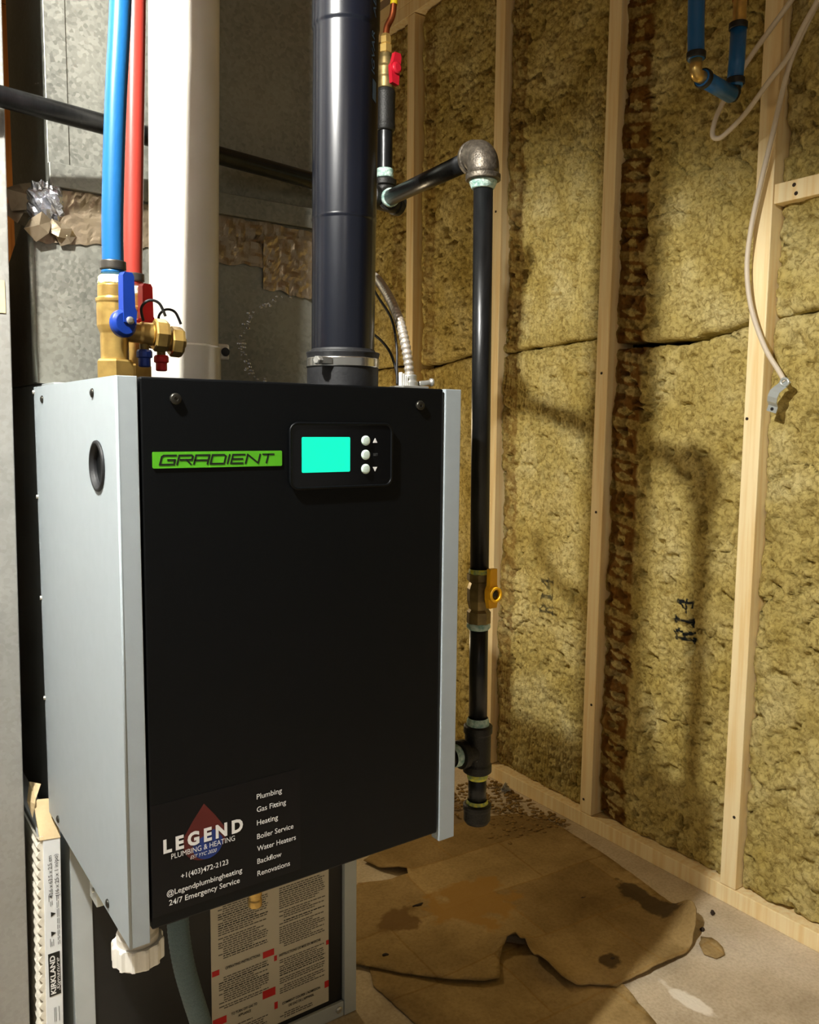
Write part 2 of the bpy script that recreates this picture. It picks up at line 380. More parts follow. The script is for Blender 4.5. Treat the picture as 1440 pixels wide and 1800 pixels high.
wall_right = struct(MB().box(WX+.14, WX+.20, -1.2, 3.0, 0, 2.37).build('wall_right', SHEATH))
def lumber(name, x0, x1, y0, y1, z0, z1, parent, mtl=STUDM, lean=0.):
    mb = MB().box(x0, x1, y0, y1, z0, z1, .0015)
    if lean: mb.v = [(x, y+lean*(z-z0), z) for x, y, z in mb.v]
    return mb.build(name, mtl, parent)
studs = [(.992, 0), (1.405, -.005), (1.800, 0), (2.208, 0.006), (2.615, 0), (.585, 0), (.18, 0), (-.22, 0)]
for yc, ln in studs:
    o = lumber('stud', WX, WX+.089, yc-.019, yc+.019, .0395, 2.292, wall_right, STUDM, ln)
lumber('bottom_plate', WX, WX+.089, -1.0, 3.0, 0, .038, wall_right)
lumber('top_plate', WX, WX+.089, -1.0, 3.0, 2.294, 2.332, wall_right)
lumber('top_plate', WX, WX+.089, -1.0, 3.0, 2.333, 2.370, wall_right)
lumber('blocking', WX+.001, WX+.089, .606, .971, 1.471, 1.509, wall_right)
# nails and knots in the studs
for yc, zc in ((.992, .20), (1.405, .075), (1.405, .33), (1.398, 1.16), (1.405, .82), (1.80, 1.62), (.992, 1.05), (.985, 2.0)):
    MB().lathe([(.0032, 0), (.0032, .0015), (.001, .002)], (WX+.0004, yc+random.Random(zc).uniform(-.012, .012), zc), (-1, 0, 0), 10).build('nail_head', DEBRIS, wall_right)
for q in (.93, .925): MB().lathe([(.004, 0), (.003, .0015)], (WX+.0008, q, 1.482 if q < .93 else 1.499), (-1, 0, 0), 10).build('nail_head', DEBRIS, wall_right)

# 5x7 stencil glyphs for the stamped rating
STAMP = {'R': ["11111100", "01100110", "01100011", "01100110", "01111100", "01101100", "01100110", "01100110", "11110011"],
         '1': ["01111110", "00111100", "00011000", "00011000", "00011000", "00011000", "00011000", "00111100", "01111110"],
         '4': ["00000110", "00001110", "00011110", "00110110", "01100110", "11111111", "00000110", "00000110", "00011111"]}
def stamp_mask(U, V, u0, v0, w, h, txt):
    """letters run along +V (up the wall), tops towards -U direction given by width"""
    out = np.zeros_like(U); n = len(txt); cw = h/n
    for k, c in enumerate(txt):
        a = (V-(v0+k*cw))/(cw*.86); b = (U-u0)/w          # a along the word, b from top to foot of the letters
        G = np.array([[int(q) for q in row] for row in STAMP[c]], float)
        ok = (a >= 0) & (a < 1) & (b >= 0) & (b < 1)
        ai = np.clip((a*8).astype(int), 0, 7); bi = np.clip((b*9).astype(int), 0, 8)
        out = np.maximum(out, np.where(ok, G[bi, ai], 0))
    return out

def batt(y0, y1, z0, z1, seed, topcut=None, botcut=None, band=None, stamp=None, ridges=0., step=.0042, proud=.0, clump=1., ink_and_shade=.9):
    """one mineral wool batt: bumpy face towards -X, soft rounded borders"""
    ny = int((y1-y0)/step)+1; nz = int((z1-z0)/step)+1
    y = np.linspace(y0, y1, ny); z = np.linspace(0, 1, nz); Yg, T = np.meshgrid(y, z, indexing='ij')
    zb = z0+np.zeros(ny) if botcut is None else np.interp(y, [p[0] for p in botcut], [p[1] for p in botcut])+.012*(fbm(y, y*0+.3, 22, seed+90)-.5)
    zt = z1+np.zeros(ny) if topcut is None else np.interp(y, [p[0] for p in topcut], [p[1] for p in topcut])+.012*(fbm(y, y*0+.7, 22, seed+95)-.5)
    Zg = zb[:, None]+(zt-zb)[:, None]*T
    big = fbm(Yg, Zg, 5, seed, 3)-.5
    mid = fbm(Yg+.03*fbm(Yg, Zg, 14, seed+31), Zg, 24, seed+7, 3)-.5
    fine = fbm(Yg+.02*mid, Zg, 95, seed+13, 3)-.5
    cr = np.abs(fbm(Yg+.05*big, Zg+.05*mid, 11, seed+21, 3)-.5); crease = np.exp(-(cr/.012)**2)*np.clip((fbm(Yg, Zg, 7, seed+40, 2)-.48)*8, 0, 1)
    pit = np.clip((fbm(Yg, Zg, 38, seed+55, 2)-.70)*9, 0, 1)
    d = .022*big+.015*mid*clump+.007*fine-.012*crease*1.3-.015*pit-.006*np.clip((fbm(Yg+.02*mid, Zg, 70, seed+60, 3)-.60)*9, 0, 1)
    if ridges:
        rm = np.clip((fbm(Yg, Zg, 4, seed+70, 2)-.38)*5, 0, 1)
        d = d+ridges*rm*np.sin(2*math.pi*(Yg+.004*mid)/.0105)*np.clip(.4+1.6*fbm(Yg, Zg*.5, 60, seed+71, 2), 0, 1)
    ey = np.minimum(Yg-y0, y1-Yg); ez = np.minimum(Zg-zb[:, None], zt[:, None]-Zg)
    edge = np.exp(-ey/.006)*.010+np.exp(-np.maximum(ez, 0)/.005)*.012*(1 if (topcut or botcut) else .3)
    Xg = WX+.020-proud-d+edge
    Xg = np.maximum(Xg, WX+.0035)
    col = np.zeros((ny, nz, 4)); col[..., 3] = 1
    if band:
        b0, b1, per, ph = band
        a = (Yg-b0)/(b1-b0); inb = (a > 0) & (a < 1)
        tz = ((Zg+.018*(Yg-b0)/(b1-b0)*(-1)+ph) % per)/per
        blk = inb & (tz < .72)
        cell = np.floor((Zg+ph)/per).astype(int)
        q = tz/.72
        g1 = (np.abs(a-.5) < .30*(1-np.abs(q-.30)/.2)) & (np.abs(q-.30) < .2)
        g2 = (np.abs(a-.48) < .28*((q-.55)/.3)) & (q > .55) & (q < .85)
        g3 = (np.abs(a-.5) < .12) & (q > .2) & (q < .5)
        glyph = np.where(cell % 3 == 0, g1 | g2, np.where(cell % 3 == 1, g2 | g3, g1))
        msk = np.where(blk, np.where(glyph, .30, .95), np.where(inb, .42, 0))
        msk = msk*ink_and_shade*(.78+.44*fbm(Yg, Zg, 60, seed+3, 3))  # print weight also carries light: fainter in lit bays, full in the shaded one
        fe = np.clip(np.minimum(a, 1-a)*9, 0, 1); col[..., 0] = np.clip(msk*fe, 0, .95)
    if stamp:
        u0, v0, wd, hh, k = stamp
        jit = .0022*(fbm(Yg, Zg, 60, seed+5, 2)-.5)
        mk = stamp_mask(-(Yg+jit), Zg+jit, -u0, v0, wd, hh, 'R14')
        col[..., 1] = np.clip(mk*k*(.35+1.2*fbm(Yg, Zg, 110, seed+8, 2)), 0, 1)
    col[..., 1] = np.maximum(col[..., 1], 0)
    vs = np.stack([Xg, Yg, Zg], -1).reshape(-1, 3)
    idx = np.arange(ny*nz).reshape(ny, nz)
    quads = np.stack([idx[:-1, :-1], idx[:-1, 1:], idx[1:, 1:], idx[1:, :-1]], -1).reshape(-1, 4)
    # body: skirt back to the sheathing
    bd = np.concatenate([idx[:, 0], idx[-1, 1:], idx[-2::-1, -1], idx[0, -2:0:-1]])
    back = vs[bd].copy(); back[:, 0] = WX+.10; nb = len(bd); base = len(vs)
    V_ = np.concatenate([vs, back]); k = np.arange(nb); k2 = (k+1) % nb
    sk = np.stack([bd[k], bd[k2], base+k2, base+k], -1)
    F = np.concatenate([quads, sk])
    me = bpy.data.meshes.new('insulation_batt')
    me.vertices.add(len(V_)); me.vertices.foreach_set('co', V_.ravel())
    me.loops.add(F.size); me.loops.foreach_set('vertex_index', F.ravel().astype(np.int32))
    me.polygons.add(len(F)); me.polygons.foreach_set('loop_start', np.arange(0, F.size, 4, dtype=np.int32))
    me.polygons.foreach_set('use_smooth', np.ones(len(F), bool)); me.update(calc_edges=True); me.validate()
    at = me.color_attributes.new('print', 'FLOAT_COLOR', 'POINT')
    C_ = np.concatenate([col.reshape(-1, 4), np.tile([0, 0, 0, 1.], (nb, 1))]); at.data.foreach_set('color', C_.ravel())
    me.materials.append(WOOL)
    return link(me, 'insulation_batt', wall_right)

edges = [(s-.019, s+.019) for s in (.18, .585, .992, 1.405, 1.800, 2.208, 2.615)]
# bays from the far corner to the near end; each has a lower and an upper batt meeting at a ragged joint
J1 = [(2.18, 1.215), (2.06, 1.222), (1.97, 1.235), (1.82, 1.238)]
J2 = [(1.78, 1.231), (1.59, 1.244), (1.44, 1.250)]
J3 = [(1.38, 1.224), (1.25, 1.222), (1.17, 1.222), (1.06, 1.240), (1.01, 1.252)]
J4 = [(.97, 1.252), (.80, 1.265), (.60, 1.25)]
def bay(y0, y1, J, seed, band, stamp, ridges, per, ph, gap, clump=1., stepu=.0042, ink_and_shade=.9):
    J = sorted(J); lo = [(a, b-gap/2) for a, b in J]; hi = [(a, b+gap/2) for a, b in J]
    bn = (band[0], band[1], per, ph) if band else None
    batt(y0+.001, y1-.001, .039, 1.22, seed, topcut=lo, band=bn, stamp=stamp, ridges=ridges, clump=clump, step=stepu, ink_and_shade=ink_and_shade)
    batt(y0+.001, y1-.001, 1.24, 2.292, seed+200, botcut=hi, band=bn, stamp=None, ridges=ridges*.7, clump=clump, step=stepu, ink_and_shade=ink_and_shade)
bay(2.634, 2.99, [(2.6, 1.23), (3., 1.22)], 11, None, None, .001, .08, 0, .008, stepu=.008)
bay(2.227, 2.596, [(2.2, 1.226), (2.6, 1.22)], 12, (2.280, 2.345), None, .0012, .078, .02, .006, ink_and_shade=.55)
bay(1.819, 2.189, J1, 13, (2.108, 2.170), None, .0032, .078, .0, .013, ink_and_shade=.55)
bay(1.424, 1.781, J2, 14, (1.712, 1.776), (1.608, .524, .050, .105, .8), .0042, .079, .03, .007, stepu=.0033, ink_and_shade=.62)
bay(1.011, 1.386, J3, 15, (1.292, 1.384), (1.171, .545, .053, .106, 1.25), .0006, .078, .05, .013, clump=1.25, stepu=.003, ink_and_shade=1.0)  # full print weight has the shade on this bay painted in
bay(.604, .973, J4, 16, None, None, .0, .08, 0, .004, clump=1.4)
bay(.199, .566, [(.19, 1.25), (.57, 1.24)], 17, None, None, 0, .08, 0, .006, stepu=.01)

# far wall behind the furnace: bare lumber over dark sheathing
wall_back = struct(MB().box(-2.0, WX+.14, 3.0, 3.06, 0, 2.37).build('wall_back', SHEATH))
for xc in (.52, -.12, .93, 1.3, .16):
    lumber('stud', xc-.019, xc+.019, 2.905, 2.994, .0395, 2.292, wall_back, OLDWOOD)
lumber('bottom_plate', -1.0, 1.55, 2.905, 2.994, 0, .038, wall_back, OLDWOOD)
lumber('top_plate', -1.0, 1.55, 2.905, 2.994, 2.294, 2.37, wall_back, OLDWOOD)

# joists and the floor above
ceiling = struct(MB().box(-3.2, 1.85, -3.2, 3.1, 2.606, 2.63).build('ceiling', SUBFLOOR))
for k in range(12):
    xj = 1.5144-.4064*k
    MB().box(xj-.019, xj+.019, -3.2, 3.1, 2.371, 2.604, .002).build('joist', STUDM, ceiling)

# the shaded work lamp hanging above and to the left of the boiler
wl = thing('work_lamp', 'hanging work lamp with metal dome shade left of the boiler, above the picture', 'lamp', (-.19, .56, 2.37))
LP, LN = Vector((-.20, .58, 1.84)), Vector((.267, -.27, 1)).normalized()
MB().lathe([(.220, .0), (.216, .03), (.19, .075), (.13, .105), (.05, .118), (.022, .120), (.022, .18), (.018, .185)], LP, tuple(LN), 48, cap=False).build('dome_shade', mat('lamp_shade_metal', (150, 150, 146), .4, .6), wl)
MB().tube(smooth_path([LP+LN*.182, LP+LN*.26, Vector((-.19, .56, 2.2)), Vector((-.19, .56, 2.372))], 6), .004, 8).build('cord', mat('lamp_cord', (20, 20, 20), .5), wl)

# ================================================================== torn sheet flooring
def sheet(name, outline, lifts, thick, mtl, z0=.0015):
    """outline on the floor; lifts = [(x, y, radius, height)] where the border curls up"""
    P = []
    for i in range(len(outline)):
        a = Vector(outline[i]+(0,)); b = Vector(outline[(i+1) % len(outline)]+(0,)); n = max(1, int((b-a).length/.012))
        for j in range(n): P.append(a.lerp(b, j/n))
    rng = random.Random(5); P = [p+Vector((rng.uniform(-.0012, .0012), rng.uniform(-.0012, .0012), 0)) for p in P]
    bm = bmesh.new(); vv = [bm.verts.new(p) for p in P]; f = bm.faces.new(vv)
    bmesh.ops.triangulate(bm, faces=[f])
    for it in range(4):
        es = [e for e in bm.edges if e.calc_length() > .02]
        if not es: break
        bmesh.ops.subdivide_edges(bm, edges=es, cuts=1); bmesh.ops.triangulate(bm, faces=[q for q in bm.faces if len(q.verts) > 3])
    bm.verts.ensure_lookup_table()
    B = np.array([(p.x, p.y) for p in P]); 
    for v in bm.verts:
        dmin = np.sqrt(((B-np.array((v.co.x, v.co.y)))**2).sum(1)).min(); h = 0
        for (lx, ly, lr, lh) in lifts:
            dd = math.hypot(v.co.x-lx, v.co.y-ly)/lr
            if dd < 1: h += lh*(1-dd*dd)**2*math.exp(-dmin/(.5*lr))
        h += .0009*math.sin(v.co.x*23)*math.cos(v.co.y*19)+.001
        v.co.z = z0+h
    bmesh.ops.recalc_face_normals(bm, faces=bm.faces)
    if sum(f.normal.z for f in bm.faces) < 0: bmesh.ops.reverse_faces(bm, faces=bm.faces)
    me = bpy.data.meshes.new(name); bm.to_mesh(me); bm.free(); me.materials.append(mtl)
    for q in me.polygons: q.use_smooth = True
    o = link(me, name)
    md = o.modifiers.new('thickness', 'SOLIDIFY'); md.thickness = thick; md.offset = 1
    return o
main_outline = [(.732, 1.321), (.782, 1.267), (.835, 1.200), (.893, 1.135), (.949, 1.087), (.979, 1.079), (1.000, 1.100), (1.022, 1.123), (1.040, 1.136), (1.058, 1.142), (1.075, 1.138), (1.080, 1.117),
                (1.070, 1.080), (1.062, 1.050), (1.060, 1.022), (1.066, 1.003), (1.085, .985), (1.118, .964), (1.143, .940), (1.164, .940), (1.210, .934), (1.264, .931), (1.331, .928), (1.365, .938), (1.390, .949), (1.415, .966), (1.432, .990),
                (1.450, 1.05), (1.47, 1.15), (1.49, 1.29), (1.505, 1.46), (1.46, 1.55), (1.374, 1.585), (1.25, 1.60), (1.143, 1.605), (1.05, 1.60), (.997, 1.578), (1.007, 1.532), (1.026, 1.501), (1.052, 1.482), (1.044, 1.463), (1.004, 1.470), (.969, 1.485), (.933, 1.501), (.86, 1.47), (.80, 1.42)]
o = sheet('torn_flooring_sheet', main_outline, [(1.425, .975, .085, .048), (1.075, 1.135, .06, .026), (1.062, 1.04, .07, .030), (.93, 1.11, .12, .004), (1.25, .932, .10, .006), (1.035, 1.49, .05, .010)], .0022, SHEET, .0052)
tag(o, 'large torn sheet of brown stained flooring lying on the concrete with curled edges', 'flooring sheet')
low_outline = [(1.158, .935), (1.145, .890), (1.128, .840), (1.10, .76), (1.06, .66), (.98, .62), (.86, .72), (.80, .86), (.79, 1.0), (.78, 1.20), (.82, 1.29), (.95, 1.20), (1.06, 1.17), (1.12, 1.10), (1.15, 1.0)]
o = sheet('torn_flooring_sheet', low_outline, [(1.155, .92, .05, .006), (1.128, .84, .07, .005)], .0016, SHEET, .0004)
tag(o, 'second tan flooring sheet with a pale straight torn edge, at the bottom of the photo', 'flooring sheet')
o = sheet('flooring_scrap', [(1.406, .947), (1.418, .930), (1.412, .900), (1.396, .886), (1.372, .889), (1.364, .910), (1.385, .935)], [(1.416, .915, .03, .004)], .0018, SHEET)
tag(o, 'small torn scrap of flooring beside the curled edge of the big sheet', 'scrap')

def clod(name, x, y, sx, sy_, sz, seed, mtl, z=0.0):
    rng = random.Random(seed); mb = MB().sphere((0, 0, 0), 1, 10)
    out = []
    for (a, b, c) in mb.v:
        k = 1+.35*math.sin(a*3.1+seed)*math.cos(b*2.7+seed*2)+.2*math.sin(c*5+seed)
        out.append((x+a*sx*k, y+b*sy_*k, z+max(0, sz*.55+c*sz*k*.6)))
    mb.v = out
    return mb.build(name, mtl)
for i, (x, y, a, b, c, t) in enumerate([(.994, 1.356, .012, .004, .006, 'dark elongated chip lying alone left of centre on the brown sheet'), (1.306, 1.174, .011, .004, .005, 'dark flat chip on the brown sheet nearest the bottom plate'),
                                        (.844, 1.255, .010, .006, .005, 'brown crumb on the sheet beside the furnace corner'), (1.500, .985, .006, .005, .006, 'dark crumb on the concrete just below the nearest stud'),
                                        (1.432, .962, .006, .005, .006, 'black crumb beside the curled tip of the flooring sheet'), (1.19, .995, .016, .010, .005, 'dark clod lying on the shaded part of the sheet near its front edge')]):
    tag(clod('debris_chip', x, y, a, b, c, i+1, DEBRIS, .004 if i in (0, 1, 2, 5) else 0), t, 'debris', 'loose debris on the floor')
# fluff swept against the plate: nobody could count the crumbs
rng = random.Random(3); mb = MB()
for k in range(420):
    t = rng.random(); x = 1.30+.24*rng.random()**.7; y = 1.42+.34*t+.02*rng.random()
    if x > 1.553: continue
    r = rng.uniform(.0015, .007); vs = []
    q = MB().sphere((x, y, r*.5+.0055), (r*rng.uniform(.6, 1.5), r*rng.uniform(.6, 1.5), r*.6), 6); mb.add(q.v, q.f, False)
o = mb.build('wool_crumbs', CRUMB); o['kind'] = 'stuff'; tag(o, 'brown crumbs of insulation and dirt scattered along the bottom plate', 'debris')
mb = MB(); rng = random.Random(8)
for k in range(9):
    a = Vector((rng.uniform(-1, 1), rng.uniform(-1, 1), rng.uniform(-.2, 1))).normalized(); b = a.orthogonal(); c = a.cross(b)
    p = Vector((1.522, 1.668, .017)); s_ = .013
    mb.add([p+a*s_*.2+b*s_, p+a*s_*.4-b*s_*.6+c*s_*.8, p+a*s_*.3-b*s_*.5-c*s_*.9, p+a*s_*.9], [(0, 1, 2), (0, 1, 3), (1, 2, 3), (2, 0, 3)])
tag(mb.build('crumpled_plastic', GLASS), 'small crumpled ball of clear plastic against the bottom plate', 'plastic')

# ================================================================== FURNACE, PLENUM, RETURN DUCT, FILTER
FX0, FX1, FY, FTOP = .253, .721, 1.165, 1.081
fur = thing('furnace', 'grey sheet metal furnace with dark front panel standing behind the boiler', 'furnace', (.487, 1.5, 0))
MB().box(FX0, FX0+.028, FY, 1.88, 0.001, FTOP, .001).build('left_side_panel', FURN, fur)
MB().box(FX1-.024, FX1, FY, 1.88, 0.001, FTOP, .001).build('right_side_panel', FURN, fur)
MB().box(FX0+.029, FX1-.025, FY+.008, 1.88, .001, FTOP-.004).build('front_panel', DARKIN, fur)
MB().box(FX0+.029, FX1-.025, FY+.001, FY+.0075, .001, .028, .001).build('base_rail', FURN, fur)
MB().lathe([(.006, 0), (.006, .002), (.003, .004)], (FX1-.035, FY+.001, .016), (0, -1, 0), 12).build('screw', ZINC, fur)
lab = MB().box(.458, .669, FY+.0068, FY+.0078, .036, .470).build('instruction_label', PAPER, fur)
UX, UZ = (1, 0, 0), (0, 0, 1)
YL = FY+.0066
def flat(name, mtl, parent, rects, y, t=.0004):
    mb = MB()
    for x0, x1, z0, z1 in rects: mb.box(x0, x1, y, y+t, z0, z1)
    return mb.build(name, mtl, parent)
for q in [(.459, .471, .163, .172), (.459, .482, .078, .090), (.546, .566, .161, .172), (.545, .568, .090, .104), (.566, .571, .149, .158), (.566, .572, .064, .076), (.664, .669, .141, .149), (.661, .669, .063, .075)]:
    flat('red_marker', REDINK, lab, [q], YL-.0002)
rng = random.Random(21); lines = []; bold = []
for x0, x1, za, zb, ind in ((.470, .557, .100, .155, 0), (.470, .556, .186, .462, 0), (.576, .662, .087, .146, 0), (.576, .662, .166, .462, 0), (.470, .556, .040, .066, 0), (.576, .640, .040, .050, 0)):
    z = zb
    while z > za:
        xx0 = x0+(.008 if rng.random() < .3 else 0); xe = x1-(rng.random()*.03 if rng.random() < .4 else rng.random()*.004)
        tgt = bold if rng.random() < .1 else lines
        x = xx0
        while x < xe:
            wd = rng.uniform(.003, .009); tgt.append((x, min(x+wd, xe), z-.0009, z+.0009)); x += wd+.0012
        z -= .0038 if rng.random() > .12 else .0062
flat('fine_print', INKT, lab, lines, YL)['kind'] = 'stuff'
flat('bold_print', INKB, lab, bold, YL)['kind'] = 'stuff'
for txt, x, z, wd in (('OPERATING INSTRUCTIONS', .481, .168, .060), ('TO TURN OFF GAS TO', .490, .0860, .045), ('APPLIANCE', .502, .0785, .022), ('INSTRUCTIONS DE MISE EN MARCHE', .575, .1535, .078), ("COMMENT COUPER L'ADMISSION", .580, .0665, .072), ("DE GAZ DE L'APPAREIL", .592, .0585, .048)):
    letters(txt, 'heading', INKB, lab, (x, YL, z), UX, UZ, width=wd, height=.0045, bold=.02)

ple = thing('supply_plenum', 'galvanized supply plenum with foil taped seam rising above the furnace', 'duct', (.49, 1.6, FTOP))
cc = [(1.236, FTOP+.001), (1.86, FTOP+.001), (1.86, FTOP+.02), (1.30, 1.3045), (1.236, 1.3045)]
mb = MB(); n = len(cc); mb.add([(.2465, y, z) for y, z in cc]+[(.697, y, z) for y, z in cc], [tuple(range(n)), tuple(reversed(range(n, 2*n)))]+[(i, n+i, n+(i+1) % n, (i+1) % n) for i in range(n)]); mb.build('coil_case', GALV, ple)
MB().box(.2735, .697, 1.2500, 1.50, 1.3055, 2.30, .0015).build('upper_duct', GALV, ple)
MB().box(.2728, .3013, 1.2475, 1.2498, 1.3492, 2.30, .0008).build('corner_flange', GALV, ple)
MB().box(.2728, .697, 1.2400, 1.2498, 1.3492, 1.381, .001).build('seam_flange', GALV, ple)
MB().tube([(.2447, 1.2345, FTOP+.002), (.2447, 1.2345, 1.289)], .0035, 8).build('edge_seam', GALV, ple)
def crumple(name, x0, x1, z0, z1, y, amp, seed, mtl, parent, nx=70, nz=9, ragged=.006):
    X_, Z_ = np.meshgrid(np.linspace(x0, x1, nx), np.linspace(0, 1, nz), indexing='ij')
    lo = z0+ragged*(fbm(X_[:, 0], X_[:, 0]*0, 30, seed)-.5)*2; hi = z1+ragged*(fbm(X_[:, 0], X_[:, 0]*0+3, 30, seed+1)-.5)*2
    Zz = lo[:, None]+(hi-lo)[:, None]*Z_
    d = amp*(np.abs(fbm(X_, Zz, 45, seed+2, 3)-.5)*2.2+.3*fbm(X_, Zz, 120, seed+4, 2))
    V_ = np.stack([X_, y-d, Zz], -1).reshape(-1, 3); idx = np.arange(nx*nz).reshape(nx, nz)
    F = np.stack([idx[:-1, :-1], idx[1:, :-1], idx[1:, 1:], idx[:-1, 1:]], -1).reshape(-1, 4)
    return MB().add(V_, [tuple(int(q) for q in f) for f in F], False).build(name, mtl, parent)
crumple('foil_tape', .252, .697, 1.3065, 1.3473, 1.2485, .0035, 4, FOIL, ple, 110, 9)
crumple('foil_tape', .248, .697, 1.2762, 1.3146, 1.235, .003, 9, FOIL, ple, 110, 8, .010)
crumple('foil_tape', .585, .697, 1.237, 1.323, 1.2345, .006, 14, FOIL, ple, 40, 20, .012)
# wadded foil at the corner
rng = random.Random(4); mb = MB(); q = MB().sphere((0, 0, 0), 1, 26)
for (a, b, c) in q.v:
    k = 1+.16*math.sin(7*a+2*c+1)*math.cos(5*c+a*3)+.12*math.sin(11*c+9*a+5*b)+.07*math.sin(23*a-13*c)
    mb.v.append((.2665+a*.024*k, 1.237+b*.014*k, 1.324+c*.028*k))
mb.f = q.f; mb.sm = [False]*len(q.f); mb.build('wadded_foil', FOILB, ple)
mb = MB()
for k, (px, py, pz, s_, ax) in enumerate([(.243, 1.25, 1.333, .028, .4), (.241, 1.26, 1.311, .025, -.5), (.253, 1.224, 1.290, .021, .9), (.281, 1.227, 1.290, .017, -.3), (.289, 1.231, 1.282, .015, .6)]):
    c, s2 = math.cos(ax), math.sin(ax)
    pts = [(-.9, -.5, 0), (0, -.7, .25), (.9, -.4, -.1), (.8, .4, .2), (0, .6, -.15), (-.8, .5, .15)]
    vs = [(px+s_*(a*c-b*s2), py-s_*d*1.2, pz+s_*(a*s2+b*c)) for a, b, d in pts] + [(px, py-s_*.35, pz)]
    mb.add(vs, [(6, i, (i+1) % 6) for i in range(6)])
mb.build('torn_foil_flap', FOIL, ple)
MB().box(.615, .646, 1.2335, 1.2350, 1.259, 1.280).build('bare_patch', ZINCP, ple)
# duct tape edge scratches: a pressed diagonal bead line on the coil case
mb = MB(); rng = random.Random(10); bead = [(.673, 1.253), (.615, 1.230), (.569, 1.205), (.550, 1.174), (.548, 1.145), (.561, 1.115), (.60, 1.090)]
for i in range(len(bead)-1):
    for k in range(16):
        t = rng.random(); x = bead[i][0]+(bead[i+1][0]-bead[i][0])*t+rng.uniform(-.006, .006); z = bead[i][1]+(bead[i+1][1]-bead[i][1])*t+rng.uniform(-.004, .004)
        r = rng.uniform(.0008, .0024); q = MB().sphere((x, 1.2358, z), (r*1.4, .0007, r), 6); mb.add(q.v, q.f, False)
o = mb.build('solder_specks', FOILB, ple); o['kind'] = 'stuff'

ret = thing('return_duct', 'pale galvanized return air duct at the left edge beside the furnace', 'duct', (-.15, 1.4, 0))
mb = MB().box(-.50, .2035, 1.167, 1.90, .001, 2.25, .0015)
mb.v = [(x-.009*(1.07-z)/.85 if x > 0 else x, y, z) for x, y, z in mb.v]
mb.build('duct_body', GALVD, ret)
flat('tape_patch', TAN, ret, [(.150, .199, 1.165, 1.205)], 1.1655, .001)
MB().box(.05, .085, 1.164, 1.1668, .62, .628).build('tape_patch', TAN, ret)

fil = thing('air_filter', 'pleated air filter with white printed frame wedged beside the furnace', 'filter', (.222, 1.35, .09))
mb = MB().box(.2165, .2385, 1.150, 1.78, .086, .470, .001)
lean = lambda mb: [(x-.006*(.47-z)/.38, y, z) for x, y, z in mb.v]
mb.v = lean(mb); mb.build('frame', CARD, fil)
mb = MB(); n = 58; vs = []; fs = []
for k in range(n):
    z = .09+.385*k/(n-1); x = .2135-(.0052 if k % 2 else 0)-.006*(.47-z)/.38
    vs += [(x, 1.152, z), (x, 1.76, z)]
for k in range(n-1): fs.append((2*k, 2*k+1, 2*k+3, 2*k+2))
vs += [(.218-.006, 1.153, .09), (.2185, 1.153, .475)]
mb.add(vs, fs); me_o = mb
# close the pleat ends so they read as folded media
for k in range(n-1):
    z0 = vs[2*k][2]; z1 = vs[2*k+2][2]; xb0 = .217-.006*(.47-z0)/.38; xb1 = .217-.006*(.47-z1)/.38
    mb.add([vs[2*k], vs[2*k+2], (xb1, 1.152, z1), (xb0, 1.152, z0)], [(0, 1, 2, 3)])
mb.build('pleated_media', PLEAT, fil)
# bent open top flap
mb = MB(); mb.add([(.2125, 1.149, .471), (.2385, 1.149, .468), (.2385, 1.185, .510), (.2125, 1.185, .514), (.2125, 1.152, .4685), (.2385, 1.152, .4655), (.2385, 1.188, .5075), (.2125, 1.188, .5115)],
                  [(0, 1, 2, 3), (7, 6, 5, 4), (0, 4, 5, 1), (1, 5, 6, 2), (2, 6, 7, 3), (3, 7, 4, 0)])
mb.build('top_flap', TAN, fil)
mb = MB(); mb.add([(.210, 1.18, .490), (.2155, 1.182, .516), (.225, 1.195, .530), (.211, 1.20, .535), (.2055, 1.19, .512), (.213, 1.175, .512)], [(0, 1, 5), (1, 2, 3), (1, 3, 5), (3, 4, 5), (4, 0, 5)]); mb.build('torn_paper', TAN, fil)
frame = [c for c in fil.children if c.name.startswith('frame')][0]
VU, VW = (0, 0, 1), (-1, 0, 0)                       # lettering runs up the edge
fy = 1.1495
fx = lambda x, z: x-.006*(.47-z)/.38
letters('40.6 x 63.5 x 2.5 cm', 'lettering', INKB, frame, (fx(.2268, .42), fy, .386), VU, VW, width=.060, height=.0052, bold=.004)
letters('(16 x 25 x 1 in/po)', 'lettering', INKB, frame, (fx(.2348, .42), fy, .386), VU, VW, width=.060, height=.0052, bold=.004)
kb = flat('brand_block', INKB, frame, [(fx(.2205, .27), fx(.2355, .27), .244, .306)], fy-.0002, .0005)
letters('KIRKLAND', 'lettering', INKW, frame, (fx(.2287, .27), fy-.0004, .247), VU, VW, width=.056, height=.0066, bold=.03)
letters('Signature', 'lettering', INKW, frame, (fx(.2342, .27), fy-.0004, .250), VU, VW, width=.048, height=.0046, shear=.5)
for zc in (.362, .334):
    MB().prism([(0, 0), (.007, 0), (.0035, .006)], (fx(.2245, zc), fy-.0002, zc-.0035), (0, 0, 1), (1, 0, 0), -.0004).build('warning_triangle', INKB, frame)
rects = []
rng = random.Random(2)
for xx in (.2225, .2245, .2265, .2325, .2345):
    z = .316
    while z < .382:
        l = rng.uniform(.004, .012)
        if not (xx < .231 and .328 < z+l and z < .371): rects.append((fx(xx, .35), fx(xx, .35)+.0006, z, z+l))
        z += l+.002
for xx in (.2265, .2285, .2325): rects.append((fx(xx, .22), fx(xx, .22)+.0006, .205, .226))
flat('fine_print', INKG, frame, rects, fy-.0002)['kind'] = 'stuff'

